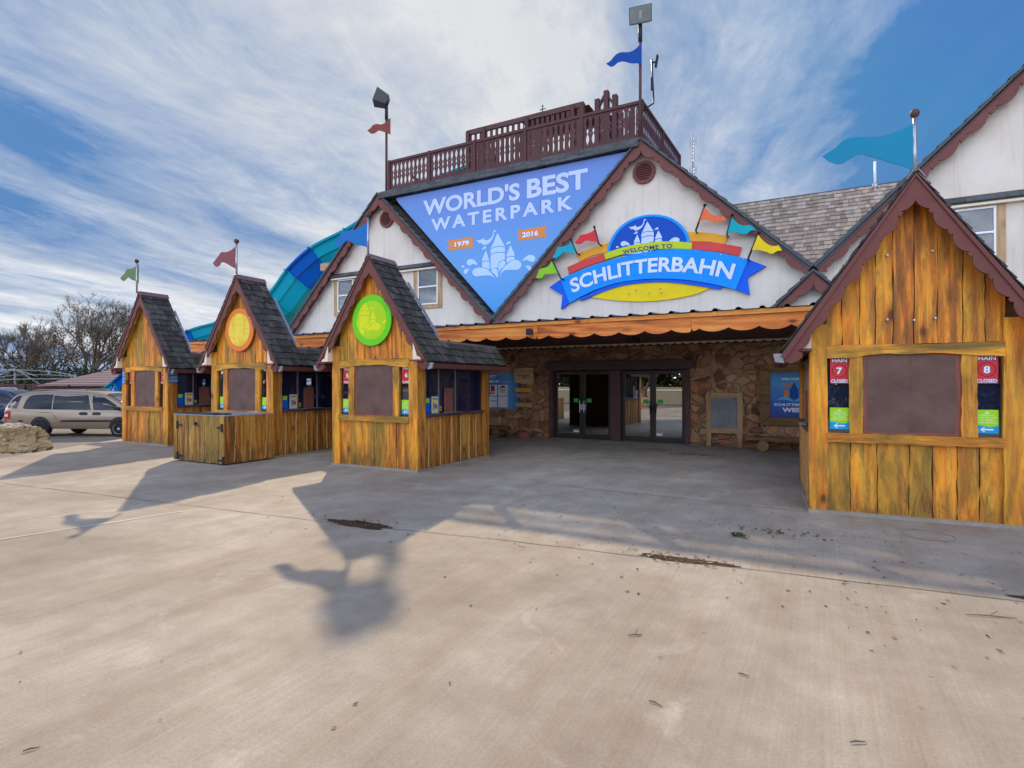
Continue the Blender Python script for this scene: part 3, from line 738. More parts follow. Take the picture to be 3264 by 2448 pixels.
# ------------------------------------------------------------------ ticket booths
HW, DEP = 1.12, 2.67                                # half width, depth of the wooden box
APX, EVX, EVZ, RF, RB = 4.25, 1.45, 2.12, -.27, .62  # apex height, eave half width, eave height, roof front/back
SL = (APX - EVZ) / EVX
def wavy(x0, x1, z0, z1, amp, n=9, top=None):
    """board outline with uneven (live) edges"""
    L = [(x0 + rnd(-amp, amp), z0 + (z1 - z0) * i / n) for i in range(n + 1)]
    Rr = [(x1 + rnd(-amp, amp), z0 + (z1 - z0) * i / n) for i in range(n, -1, -1)]
    return L + Rr
def widths(total, lo, hi):
    out = []; s = 0
    while s < total - lo * .6: w = rnd(lo, hi); out.append(w); s += w
    k = total / sum(out); return [w * k for w in out]
def live_boards(mb, x0, x1, zf, yf, lo, hi, amp=.008, gap=.005, T=None, th=.022, dark=.25):
    """vertical boards; zf(x) gives (bottom, top)"""
    x = x0
    for w in widths(x1 - x0, lo, hi):
        a, b = x + gap, x + w - gap; x += w
        n = 8; zb0, zt0 = zf(a); zb1, zt1 = zf(b); mid = zf((a + b) / 2)[1]
        La = [(a + rnd(-amp, amp), zb0 + (zt0 - zb0) * i / n) for i in range(n + 1)]
        Ra = [(b + rnd(-amp, amp), zb1 + (zt1 - zb1) * i / n) for i in range(n, -1, -1)]
        if a < 0 < b and zt0 < mid: La.append((0, mid))
        r = random.random(); mb.tint = r ** 1.25
        y = yf - rnd(0, .014)
        mb.prism(La + Ra, y, y + th, T=T)
def booth(cx, cy, seed, label, win_signs, disc=None, shut='shutter', wavy_header=True, RF=-.13, rz=0.0):
    random.seed(seed)
    t = thing('ticket_booth', label, 'ticket booth', (cx, cy, 0), rz, 'wooden ticket booths under steep shingle roofs')
    b = lambda: MB()
    # backing shell, dark, so no light leaks between boards
    m = b(); m.box(-HW + .03, HW - .03, .05, .07, .04, 1.0); m.box(-HW + .03, HW - .03, .05, .07, 2.08, 2.3)
    m.prism([(-HW + .03, 2.3), (HW - .03, 2.3), (HW - .03, APX - SL * HW - .1), (0, APX - .14), (-HW + .03, APX - SL * HW - .1)], .05, .07)
    m.box(-HW + .03, HW - .03, DEP - .03, DEP, .04, 2.5); m.box(-HW + .05, HW - .05, .09, DEP - .05, .0, .06)
    m.prism([(-EVX + .05, EVZ), (EVX - .05, EVZ), (0, APX - .12)], RB - .03, RB)
    m.build('inner_wall', M['dark_boards'], t)
    m = b(); m.box(-HW - .015, HW + .015, -.02, DEP + .01, -.01, .045); m.build('plinth', M['concrete'], t)
    m = b(); live_boards(m, -HW + .20, HW - .20, lambda x: (.045, .945), .035, .20, .34, .008); m.build('lower_boards', M['front_v'], t)
    m = b(); live_boards(m, -HW + .19, HW - .19, lambda x: (2.205, APX - .10 - SL * abs(x)), .035, .17, .30, .008); m.build('gable_boards', M['front_v'], t)
    for s in (-1, 1):
        m = b(); m.tint = rnd(.25, .8)
        P = wavy(s * HW - .105 - s * .105, s * HW + .105 - s * .105, .045, APX - .12 - SL * HW, .007, 12)
        m.prism(P, -.008, .05); m.build('corner_post', M['post_v'], t)
    for nm, z0, z1, am in (('sill_rail', .945, 1.065, .006), ('header_rail', 2.03, 2.20, .008)):
        m = b(); m.tint = rnd(.2, .8); n = 16
        lo = [(-.92 + 1.84 * i / n, z0 + rnd(-am, am) + (.05 * math.exp(-((i - n / 2) / 5.2) ** 4) if nm == 'header_rail' else 0)) for i in range(n + 1)]
        hi = [(.92 - 1.84 * i / n, z1 + rnd(-am, am)) for i in range(n + 1)]
        m.prism(lo + hi, -.022 if nm == 'header_rail' else -.035, .05); m.build(nm, M['front_x'], t)
    for s in (-1, 1):
        m = b(); m.tint = rnd(.2, .8); a, c = (.51, .665); a, c = (a, c) if s > 0 else (-c, -a)
        m.prism(wavy(a, c, 1.06, 2.06, .008, 10), -.002, .05); m.build('window_stile', M['front_v'], t)
        a, c = (.66, .925) if s > 0 else (-.925, -.66)
        m = b(); m.box(a, c, .052, .058, 1.04, 2.08); m.build('window_pane', M['glass_dark'], t)
        m = b(); m.box(a, c, .10, .11, 1.0, 2.1); m.build('blackout_curtain', M['navy'], t)
    m = b(); m.mi = 0; m.box(-.51, .51, .030, .05, 1.065, 2.09); m.mi = 1
    m.prism([(-.47 + rnd(-.01, .01), 1.10), (-.1, 1.085), (.2, 1.10), (.45, 1.09), (.475, 1.5), (.455, 2.02), (.1, 2.075), (-.3, 2.06), (-.48, 2.04), (-.465, 1.6)], .026, .031)
    m.mi = 1; m.box(-.002, .002, .0235, .027, 1.10, 2.06)
    m.build('shutter', [M['shutter_old'], M[shut]], t)
    # sides: corner board, planks, serving window
    for s in (-1, 1):
        TX = (lambda q: (lambda x, y, z: (q * (HW - .01 - y), x, z)))(s)
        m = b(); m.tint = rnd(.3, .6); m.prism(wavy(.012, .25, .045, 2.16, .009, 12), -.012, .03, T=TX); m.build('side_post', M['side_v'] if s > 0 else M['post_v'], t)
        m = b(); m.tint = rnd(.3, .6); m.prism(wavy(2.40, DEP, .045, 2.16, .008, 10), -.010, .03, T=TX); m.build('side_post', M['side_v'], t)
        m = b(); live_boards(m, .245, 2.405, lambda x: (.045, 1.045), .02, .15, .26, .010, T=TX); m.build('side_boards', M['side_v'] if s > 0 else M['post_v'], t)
        m = b(); x = .36                                   # pale bark left on the board edges
        while x < 2.35:
            pl = [(x + rnd(-.014, .006), .06 + .97 * i / 12) for i in range(13)]; pr = [(p[0] + rnd(.004, .030), p[1]) for p in reversed(pl)]
            m.prism(pl + pr, -.008, .02, T=TX); x += rnd(.26, .42)
        m.build('bark_edge', M['bark'], t)
        m = b(); m.prism([(.24, 1.045), (2.42, 1.045), (2.42, 1.105), (.24, 1.105)], -.035, .06, T=TX); m.build('counter', M['trim_dark'], t, bevel=.006)
        m = b()
        for y in (.735, 1.33): m.prism([(y - .010, 1.105), (y + .010, 1.105), (y + .010, 2.05), (y - .010, 2.05)], .02, .05, T=TX)
        m.prism([(.245, 2.03), (2.40, 2.03), (2.40, 2.06), (.245, 2.06)], .015, .05, T=TX)
        fo = m.build('serving_window', M['gutter'], t)
        m = b(); m.prism([(.25, 1.105), (2.40, 1.105), (2.40, 2.035), (.25, 2.035)], .034, .038, T=TX); m.build('pane', M['glass_dark'], fo)
        m = b(); m.prism([(.25, 1.07), (2.40, 1.07), (2.40, 2.10), (.25, 2.10)], .056, .066, T=TX); m.build('blackout_curtain', M['navy'], t)
        m = b(); m.prism([(.90, 1.11), (1.20, 1.11), (1.20, 1.60), (1.185, 1.615), (.915, 1.615), (.90, 1.60)], -.002, .018, T=TX); m.build('privacy_screen', M['shutter_old'], t, bevel=.004)
        m = b(); m.prism([(.84, 1.106), (1.42, 1.106), (1.42, 1.118), (.84, 1.118)], -.09, -.0, T=TX); m.build('coin_tray', M['galv'], t)
        # soffit return between post and bargeboard
        m = b(); m.prism([(s * (HW - .01), 2.165), (s * 1.30, 2.165), (s * 1.27, 2.21), (s * 1.20, 2.23), (s * 1.18, 2.30), (s * (HW - .01), 2.50)][::s], -.14, .0); m.build('soffit_return', M['cream'], t)
        m = b(); m.prism([(s * (HW - .02), 2.128), (s * (EVX - .06), 2.128), (s * (EVX - .06), 2.16), (s * (HW - .02), 2.16)][::s], -.22, DEP + .2); m.build('soffit', M['trim'], t)
        # bargeboard with lobes and teeth
        A, Bq = (0, APX), (s * (EVX + .03), EVZ - .045)
        tt, nn, L = rake_frame(A, Bq); off = nn * .045
        A2, B2 = (A[0] + off.x, A[1] + off.y), (Bq[0] + off.x, Bq[1] + off.y)
        o2 = scallop(A2, B2, .080, .335, .058, .055, .036, start=0, lead=.12, end=.16)
        tip = [tuple(Vector(B2) + nn * q + tt * r) for q, r in ((.0, -.16), (.0, .0), (.05, .03), (.12, .02), (.17, -.05), (.19, -.12), (.165, -.17))]
        m = b(); m.prism([(x if x * s > 0 else 0, z) for x, z in o2], RF, RF + .035); rr_ = 0
        m.prism(tip, RF + .0005, RF + .0345); m.build('bargeboard', M['trim'], t)
        m = b(); fa = nn * .012
        m.prism([(x if x * s > 0 else 0, z) for x, z in [(A[0] + fa.x, A[1] + fa.y), (Bq[0] + fa.x, Bq[1] + fa.y), tuple(Vector(Bq) + nn * .085), tuple(Vector(A) + nn * .085)]], RF - .022, RF - .001)
        m.build('rake_moulding', M['trim'], t, bevel=.004)
        m = b(); p0, p1 = Vector((0, APX - .095)), Vector((s * (EVX - .06), APX - .095 - SL * (EVX - .06)))
        m.prism([tuple(p0), tuple(p1), (p1.x, p1.y + .03), (p0.x, p0.y + .03)], RF + .036, .034); m.build('gable_soffit', M['soffit_y'], t)
        # shakes on the steep slope, then on the low skirt running back
        cs, sn = 1 / math.sqrt(1 + SL * SL), SL / math.sqrt(1 + SL * SL)
        Lr = EVX / cs
        PF = (lambda q: (lambda u, v, h: (q * (EVX - v * cs + h * sn), u, EVZ + v * sn + h * cs)))(s)
        m = b(); m.tint = .2
        m.hexa([PF(RF, 0, -.02), PF(RB, 0, -.02), PF(RF, Lr - .02, -.02), PF(RB, Lr - .02, -.02), PF(RF, 0, .004), PF(RB, 0, .004), PF(RF, Lr, .004), PF(RB, Lr, .004)])
        m.hexa([PF(RB, 0, -.02), PF(DEP + .25, 0, -.02), PF(RB, .48, -.02), PF(DEP + .25, .48, -.02), PF(RB, 0, .004), PF(DEP + .25, 0, .004), PF(RB, .48, .004), PF(DEP + .25, .48, .004)])
        shingle_roof(m, PF, RF - .02, RB, 0, Lr - .02, 14, .10, .21, .016, .020)
        shingle_roof(m, PF, RB + .001, DEP + .25, 0, .50, 3, .10, .21, .016, .020)
        m.build('shingle_roof', M['shake_dark'], t)
        if s > 0: m = b(); m.hexa([PF(RB, .62, .03), PF(RB + .028, .62, .03), PF(RB, 2.0, .03), PF(RB + .028, 2.0, .03), PF(RB, .62, .075), PF(RB + .028, .62, .075), PF(RB, 2.0, .075), PF(RB + .028, 2.0, .075)]); m.build('flashing', M['flash'], t)
        m = b(); xx = s * (EVX - .50 * cs); m.box(min(xx, xx - s * .12), max(xx, xx - s * .12), RB + .01, DEP + .25, EVZ + .47 * sn, EVZ + .56 * sn); m.build('coping', M['gutter'], t)
        m = b(); e = s * EVX
        gp = [(e + s * .0, EVZ - .13), (e + s * .075, EVZ - .115), (e + s * .10, EVZ - .03), (e + s * .085, EVZ - .03), (e + s * .065, EVZ - .095), (e + s * .01, EVZ - .105), (e + s * .01, EVZ - .03), (e, EVZ - .03)]
        m.mi = 0; m.prism(gp[::s], RF + .06, DEP + .22); m.mi = 1; m.prism([(e - s * .02, EVZ - .145), (e + s * .085, EVZ - .13), (e + s * .11, EVZ - .02), (e - s * .02, EVZ - .02)][::s], RF + .02, RF + .06); m.build('gutter', [M['trim'], M['gutter']], t)
        m = b(); m.box(min(s * (EVX - .10), s * (EVX - .02)), max(s * (EVX - .10), s * (EVX - .02)), RF + .04, DEP + .2, EVZ - .13, EVZ - .02); m.build('eave_board', M['trim'], t)
    m = b()
    for s in (-1, 1):
        cs, sn = 1 / math.sqrt(1 + SL * SL), SL / math.sqrt(1 + SL * SL)
        p = lambda q, h: (s * (q * cs + h * sn), APX - q * sn + h * cs + .02)
        m.prism([p(0, .022), p(.13, .022), p(.13, .034), p(0, .034)], RF - .02, RB + .02)
    m.build('ridge_cap', M['ridge'], t)
    b().box(-1.2, 1.2, RB, DEP + .2, 2.44, 2.5).build('flat_roof', M['trim_dark'], t)
    if RF < -.2:
        m = b()
        for px, py in ((490, 590), (657, 572), (490, 824), (667, 818), (588, 825)):
            x, z = at(2400 + px / 1.1447, 300 + py / 1.1447, cy + .02); m.lathe([(.001, .0), (.013, .002), (.015, .012), (.015, .04)], (x - cx, 0, z), 8, 'y')
        m.build('bolts', M['galv'], t)
    return t

GREEN_, REDB, BLU = flat('sign_green', (.33, .66, .015)), flat('sign_red', (.62, .035, .04)), flat('sign_blue', (.0, .33, .66))
WHT, BLK = flat('print_white', (.80, .80, .80)), flat('print_black', (.012, .012, .016))
RDK, PGR = flat('print_dark_red', (.20, .015, .02)), flat('print_pale_green', (.70, .85, .38))
NVY = flat('print_navy', (.02, .045, .22)); YEL = flat('sign_yellow', (.80, .58, .02))
def ellipse(cx, cz, rx, rz, n=36): return [(cx + rx * math.cos(2 * math.pi * i / n), cz + rz * math.sin(2 * math.pi * i / n)) for i in range(n)]
def turned(o, bx, by, x, rz):
    o.rotation_euler.z = rz; o.location.x = bx + x * math.cos(rz) - .046 * math.sin(rz); o.location.y = by + x * math.sin(rz) + .046 * math.cos(rz); return o
def closed_sign(bx, by, x, num, label, z1=2.04, w=.215, h=.335):
    o = tag(MB().box(-w / 2, w / 2, 0, .003, -h, 0).build('closed_sign', REDB, loc=(bx + x, by + .046, z1)), label, 'sign', 'red closed signs in the booth windows')
    MB().prism([ellipse(0, -h * .50, w * .41, w * .41), ellipse(0, -h * .50, w * .36, w * .36)], -.0006, 0).build('ring', RDK, o)
    m = MB(); m.mi = 0
    for k in (0, 1):
        m.mi = k; e = 0 if k else .006; y = -.0012 if k else -.0009; bo = .03 if k else .075
        m.text('MAIN', -w * .40 - e, w * .40 + e, -h * .16 - e, -h * .03 + e, y, bo)
        m.text(num, -w * .15 - e, w * .15 + e, -h * .63 - e, -h * .37 + e, y, bo)
        m.text('CLOSED', -w * .455 - e, w * .455 + e, -h * .965 - e, -h * .835 + e, y, bo)
    m.build('lettering', [NVY, WHT], o, recalc=False)
    return o
def arrow_sign(bx, by, x, label, z1=1.395, w=.22, h=.285):
    m = MB(); m.mi = 0; cut = .34 * h
    wave = [(-w / 2 + w * i / 10, -h + cut - .018 * math.sin(math.pi * i / 10) + .008 * math.sin(2 * math.pi * i / 10)) for i in range(11)]
    m.prism([(-w / 2, -.004)] + wave + [(w / 2, -.004)], 0, .003); m.mi = 1
    m.prism([(-w / 2, -h)] + [(w / 2, -h)] + wave[::-1], 0, .003)
    o = tag(m.build('arrow_sign', [GREEN_, BLU], loc=(bx + x, by + .046, z1)), label, 'sign', 'green and blue guest relations arrow signs')
    m = MB()
    for i, (tx, hw) in enumerate((('PLEASE GO TO', .33), ('GUEST RELATIONS', .42), ('FOR CABANA', .34), ('CHECK-IN/RENTAL', .44))):
        m.text(tx, -w * hw, w * hw, -h * (.27 + .105 * i), -h * (.205 + .105 * i), -.0008, .02)
    m.prism([(-.022, -h * .17), (.024, -h * .17), (.012, -h * .12), (.002, -h * .075), (-.008, -h * .115)], -.0008, -.0002)
    m.build('lettering', PGR, o, recalc=False)
    za = -h * .845
    MB().prism([(-w * .30, za), (-w * .12, za + .032), (-w * .12 + .01, za + .024), (-w * .20, za + .0075), (w * .28, za + .0075), (w * .28, za - .0075), (-w * .20, za - .0075), (-w * .12 + .01, za - .024), (-w * .12, za - .032)], -.0008, -.0002).build('arrow', WHT, o, recalc=False)
    return o
def side_notices(bx, by, who):
    """blue info card, yellow poster and a tiny yellow card standing in the serving window"""
    TX = lambda x, y, z: (-y, x, z)
    X = bx + HW - .042
    o = tag(MB().prism([(0, 0), (.20, 0), (.20, .315), (0, .315)], .0, .003, T=TX).build('info_card', flat('card_blue', (.012, .085, .50)), loc=(X, by + .262, 1.108)), 'blue card with green tab in the side window of ' + who, 'notice', 'blue information cards')
    MB().prism([(.04, .215), (.16, .215), (.16, .31), (.04, .31)], -.001, 0, T=TX).build('tab', GREEN_, o)
    m = MB()
    for i in range(5): m.text('PLEASE HAVE YOUR' if i % 2 else 'TICKETS AND PASSES', .03, .17, .165 - .03 * i, .178 - .03 * i, -.0014, .02, T=TX)
    m.build('lettering', BLU, o, recalc=False)
    o = tag(MB().prism([(0, 0), (.225, 0), (.225, .345), (0, .345)], .0, .003, T=TX).build('small_poster', flat('poster_pale_blue', (.25, .55, .75)), loc=(X, by + .495, 1.108)), 'small yellow poster in the side window of ' + who, 'poster', 'small yellow posters')
    m = MB(); m.prism([(.018, .02), (.207, .02), (.207, .325), (.018, .325)], -.001, 0, T=TX); m.build('print', flat('poster_yellow', (.85, .62, .18)), o)
    m = MB(); m.prism([(.03, .278), (.195, .278), (.195, .305), (.03, .305)], -.0018, -.001, T=TX); m.prism(ellipse(.15, .14, .042, .05, 20), -.0018, -.001, T=TX); m.build('badge', flat('poster_red', (.50, .06, .10)), o)
    m = MB(); m.prism([(.05, .07), (.075, .07), (.085, .22), (.045, .22)], -.0018, -.001, T=TX); m.prism([(.085, .06), (.11, .06), (.12, .21), (.08, .21)], -.0021, -.001, T=TX); m.build('figures', flat('poster_teal', (.10, .30, .42)), o)
    o = tag(MB().prism([(0, 0), (.06, 0), (.06, .085), (0, .085)], .0, .002, T=TX).build('tiny_card', YEL, loc=(X, by + .775, 1.16)), 'tiny yellow card by the privacy screen of ' + who, 'notice', 'tiny yellow cards')
    MB().prism([(.015, .018), (.045, .018), (.045, .065), (.015, .065)], -.0006, 0, T=TX).build('print', BLK, o)

BOOTHS = [(-16.64, 9.06, 11, 'farthest wooden ticket booth, at the left end by the parked tan minivan', 'farthest booth at the left'),
          (-12.06, 8.76, 22, 'wooden ticket booth wearing the orange and yellow disc, plank cabinet in front', 'booth with the orange disc'),
          (-7.84, 8.65, 35, 'wooden ticket booth wearing the bright green disc, beside the canopy', 'booth with the green disc'),
          (1.03, 8.55, 44, 'large nearest wooden ticket booth at right under the turquoise flag', 'booth under the turquoise flag')]
for i, (bx, by, sd_, lab, who) in enumerate(BOOTHS):
    booth(bx, by, sd_, lab, None, shut='shutter', RF=-.25 if i == 3 else -.13, rz=R_(4) if i == 3 else 0)
    random.seed(100 + i)
    if i < 3: side_notices(bx, by, 'the ' + who)
x0, y0 = BOOTHS[2][:2]
closed_sign(x0, y0, -.745, '5', 'red MAIN 5 CLOSED sign on the booth with the green disc')
closed_sign(x0, y0, .805, '6', 'red MAIN 6 CLOSED sign on the booth with the green disc')
arrow_sign(x0, y0, -.755, 'green and blue sign with white left arrow under the MAIN 5 CLOSED sign')
arrow_sign(x0, y0, .80, 'green and blue sign with white left arrow under the MAIN 6 CLOSED sign')
x0, y0 = BOOTHS[3][:2]
turned(closed_sign(x0, y0, -.77, '7', 'red sign reading MAIN 7 CLOSED on the nearest booth'), x0, y0, -.77, R_(4))
turned(closed_sign(x0, y0, .765, '8', 'red sign reading MAIN 8 CLOSED at the right edge on the nearest booth'), x0, y0, .765, R_(4))
turned(arrow_sign(x0, y0, -.77, 'green and blue sign with white left arrow under the MAIN 7 CLOSED sign'), x0, y0, -.77, R_(4))
turned(arrow_sign(x0, y0, .765, 'green and blue sign with white left arrow under the MAIN 8 CLOSED sign'), x0, y0, .765, R_(4))
x0, y0 = BOOTHS[1][:2]
arrow_sign(x0, y0, -.745, 'green arrow sign in the left window of the orange disc booth')
arrow_sign(x0, y0, .80, 'green arrow sign in the right window of the orange disc booth')
x0, y0 = BOOTHS[0][:2]
closed_sign(x0, y0, -.72, '1', 'red closed sign in the left window of the farthest booth')
closed_sign(x0, y0, .82, '2', 'red closed sign in the right window of the farthest booth')
def guest_sign(loc, T, label):
    o = tag(MB().prism([(-.125, -.19), (.125, -.19), (.125, .19), (-.125, .19)], 0, .006, T=T).build('guest_sign', flat('guest_blue', (.05, .16, .38)), loc=loc), label, 'sign', 'blue guest relations signs')
    m = MB()
    for i, (tx, hw, h) in enumerate((('GUEST', .105, .062), ('RELATIONS', .105, .045), ('CABANA', .10, .055), ('CHECK-IN', .105, .055))):
        z = .155 - i * .088; m.text(tx, -hw, hw, z - h, z, -.001, .03, T=T)
    m.build('lettering', flat('guest_pale', (.45, .62, .78)), o, recalc=False)
guest_sign((x0 + HW + .022, y0 + .135, 1.93), lambda x, y, z: (-y, x, z), 'blue GUEST RELATIONS CABANA CHECK-IN sign on the side post of the farthest booth')
guest_sign((x0 - HW + .10, y0 - .018, 1.90), lambda x, y, z: (x * .6, y, z), 'narrow pale blue sign on the left front post of the farthest booth')

# pennants of painted sheet metal on the booth ridges
def pennant(cx, cy, zb, zt, outline, label, matname, col, ball=.06, r=.022):
    o = thing('pennant_pole', label, 'flag', (cx, cy, zb), 0, 'sheet metal pennants on the booth ridges')
    MB().tube([(0, 0, -.05), (0, 0, zt - zb)], r, 10).build('pole', M['galv'], o, smooth_=True)
    MB().lathe([(.008, -ball), (ball * .7, -ball * .7), (ball, 0), (ball * .7, ball * .7), (.008, ball)], (0, 0, zt - zb + ball * .6), 14).build('ball_finial', M['trim_dark'], o, smooth_=True)
    P = smooth([(x - cx, z - zb) for x, z in outline], 6, 55)
    MB().prism(P, -.006, .006).build('pennant', flat(matname, col, .45, .10), o)
f4 = zoomed(1.3554, 1632, 0, 8.4)
pennant(1.05, 8.4, 4.24, 4.97, f4([(1742, 530), (1660, 568), (1590, 590), (1500, 592), (1440, 602), (1395, 640), (1340, 675), (1375, 700), (1420, 708), (1455, 690), (1500, 667), (1560, 680), (1630, 702), (1690, 718), (1733, 735)]),
        'large turquoise metal pennant on the nearest booth at right', 'pennant_turquoise', (.0, .21, .36), .055, .02)
f3 = zoomed(2.765, 820, 680, 8.42)
pennant(-7.76, 8.42, 4.26, 4.99, f3([(985, 70), (930, 105), (870, 140), (800, 150), (750, 165), (720, 205), (675, 250), (720, 290), (745, 285), (780, 250), (815, 245), (860, 275), (915, 285), (955, 295), (985, 320)]),
        'blue metal pennant above the booth with the green disc', 'pennant_blue', (.0, .13, .42))
f2 = zoomed(2.011, 0, 700, 8.5)
pennant(-11.86, 8.5, 4.25, 4.98, f2([(1520, 165), (1490, 190), (1455, 208), (1420, 210), (1400, 235), (1365, 280), (1385, 302), (1405, 295), (1420, 275), (1445, 278), (1480, 298), (1520, 320)]),
        'dark red metal pennant above the booth with the orange disc', 'pennant_red', (.20, .035, .04))
f1 = zoomed(2.011, 0, 700, 8.8)
pennant(-16.53, 8.8, 4.26, 5.06, f1([(888, 285), (865, 305), (840, 315), (815, 318), (800, 345), (770, 375), (790, 393), (805, 385), (822, 366), (845, 385), (870, 395), (888, 410)]),
        'olive green metal pennant above the farthest booth', 'pennant_green', (.07, .14, .02))

# ------------------------------------------------------------------ castle emblem traced once, in units of its own
_zc = lambda pts: [at(1400 + x / 5.353, 700 + y / 5.353, 16.2) for x, y in pts]
_ec = at(1400 + 1000 / 5.353, 700 + 650 / 5.353, 16.2)
_castle_px = dict(
 roof=[(995, 230), (1122, 462), (1060, 450), (1000, 452), (940, 465), (880, 505)],
 band=[(877, 518), (935, 482), (1000, 466), (1060, 465), (1122, 478), (1122, 560), (1060, 548), (1000, 550), (935, 565), (877, 598)],
 body=[(877, 614), (935, 581), (1000, 566), (1060, 564), (1122, 576), (1122, 684), (1080, 688), (1030, 712), (1005, 765), (1000, 826), (950, 820), (890, 842), (877, 850)],
 lroof=[(797, 520), (857, 705), (790, 700), (730, 715), (728, 690)], lbody=[(730, 730), (790, 712), (857, 718), (857, 855), (800, 825), (730, 806)],
 rroof=[(1215, 435), (1285, 580), (1285, 622), (1215, 618), (1150, 635), (1150, 605)], rbody=[(1150, 652), (1215, 632), (1285, 638), (1285, 680), (1220, 700), (1150, 745)])
_soft_px = dict(
 flag=[(985, 195), (945, 175), (925, 195), (918, 250), (895, 300), (850, 340), (800, 355), (765, 340), (765, 305), (740, 330), (690, 350), (620, 352), (680, 385), (650, 400), (690, 405), (725, 395), (735, 430), (790, 430), (850, 400), (895, 350), (930, 280), (938, 210)],
 lflag=[(797, 450), (800, 500), (775, 500), (740, 515), (720, 500), (750, 490), (755, 465)], rflag=[(1215, 365), (1215, 410), (1180, 415), (1160, 425), (1130, 408), (1160, 400), (1165, 380)],
 s1=[(950, 1000), (880, 960), (800, 955), (720, 960), (630, 970), (580, 945), (562, 895), (590, 850), (640, 825), (730, 820), (800, 838), (862, 882), (910, 945)],
 s2=[(1020, 1000), (1050, 930), (1110, 870), (1200, 858), (1320, 858), (1380, 830), (1405, 770), (1385, 720), (1330, 692), (1270, 690), (1200, 730), (1110, 810), (1050, 900)],
 s3=[(990, 1000), (950, 940), (905, 905), (888, 865), (910, 840), (950, 832), (985, 850), (1005, 890), (1005, 950)],
 s4=[(1018, 900), (1010, 840), (1020, 760), (1050, 715), (1090, 697), (1125, 720), (1130, 755), (1105, 800), (1060, 835), (1035, 870)],
 d1=[(655, 770), (620, 770), (570, 760), (520, 785), (480, 765), (470, 730), (490, 690), (530, 672), (580, 682), (630, 720)], d2=[(440, 805), (400, 820), (378, 800), (390, 780), (415, 785)],
 d3=[(530, 842), (500, 860), (480, 900), (450, 932), (420, 920), (418, 885), (440, 850), (480, 838)],
 d4=[(1418, 710), (1460, 650), (1530, 605), (1590, 605), (1635, 640), (1635, 690), (1595, 722), (1545, 710), (1500, 690)],
 d5=[(1610, 775), (1650, 745), (1685, 755), (1682, 785), (1650, 790)], d6=[(1458, 795), (1510, 788), (1555, 795), (1585, 830), (1575, 865), (1545, 875), (1515, 850), (1490, 815)])
EMB = {}
for k, v in _castle_px.items(): EMB[k] = [(x - _ec[0], z - _ec[1]) for x, z in _zc(v)]
for k, v in _soft_px.items(): EMB[k] = [(x - _ec[0], z - _ec[1]) for x, z in smooth(_zc(v), 4, 60)]
def emblem(mb, cx, cz, sx, sz, y, keys=None, keep=None, grow=0):
    for k in (keys or EMB):
        P = [(cx + x * sx, cz + z * sz) for x, z in EMB[k]]
        if keep:
            P = keep(P)
            if len(P) < 3: continue
        tri = tessellate_polygon([[Vector((p[0], p[1], 0)) for p in P]])
        yy = y - (.0012 if k[0] == 's' else 0)
        mb.add([(p[0], yy, p[1]) for p in P], [tuple(t) for t in tri])
def clip_ellipse(cx, cz, rx, rz):
    """keeps the inside of an ellipse (Sutherland-Hodgman against a 28-gon)"""
    E = ellipse(cx, cz, rx, rz, 28)
    def f(P):
        out = list(P)
        for i in range(len(E)):
            a, b = E[i], E[(i + 1) % len(E)]; inp, out = out, []
            side = lambda p: (b[0] - a[0]) * (p[1] - a[1]) - (b[1] - a[1]) * (p[0] - a[0])
            for j in range(len(inp)):
                p, q = inp[j], inp[(j + 1) % len(inp)]; sp, sq = side(p), side(q)
                if sp >= 0: out.append(p)
                if (sp >= 0) != (sq >= 0):
                    t = sp / (sp - sq); out.append((p[0] + (q[0] - p[0]) * t, p[1] + (q[1] - p[1]) * t))
            if not out: return []
        return out
    return f

# ------------------------------------------------------------------ triangular banner over the valley
YB = FY - .20
bz = zoomed(2.011, 1150, 0, YB)
o = tag(None or MB((VL[0], YB, 4.1)).prism([at(1268, 644, YB), at(1262, 632, YB), at(2004, 482, YB), at(1998, 492, YB), at(1584, 1006, YB)], YB, YB + .02).build('banner',
        grad('banner_print', [(0, (.035, .29, .70)), (.30, (.105, .32, .66)), (.62, (.105, .265, .62)), (1, (.115, .20, .52))], 2, 0.0, 4.6), loc=(VL[0], YB, 4.1)), 'blue triangular vinyl banner reading WORLD\'S BEST WATERPARK between the two gables', 'banner')
BN = lambda: MB((VL[0], YB, 4.1))
def put(mb, body, q, y, bold, grow=0, space=1.0):
    """lettering in the upright rectangle of the plane y spanned by pixels (left, bottom) and (right, top) of zoom bz"""
    (xa, za), (xb, zb) = q
    return mb.text(body, xa - grow, xb + grow, za - grow, zb + grow, y, bold, space)
def rect(px0, px1, Y):
    """two pixels (lower left, upper right) -> rectangle"""
    return at(*px0, Y), at(*px1, Y)
pale = flat('banner_letters', (.53, .62, .86)); blued = flat('banner_letter_edge', (.09, .16, .50)); org = flat('ribbon_orange', (.74, .24, .04)); orl = flat('ribbon_edge', (.85, .55, .5))
m = BN(); B5 = lambda x, y: (1150 + x / 2.011, y / 2.011)
rows = [("WORLD'S", B5(400, 1388), B5(1020, 1165)), ('BEST', B5(1065, 1275), B5(1455, 1075)), ('WATERPARK', B5(452, 1485), B5(1360, 1250))]
def fit(body, p0, p1, bold, grow, y, mb, space=1.0):
    (xa, za), (xb, zb) = at(*p0, YB), at(*p1, YB)
    return mb.text(body, xa - grow, xb + grow, za - grow, zb + grow, y, bold, space)
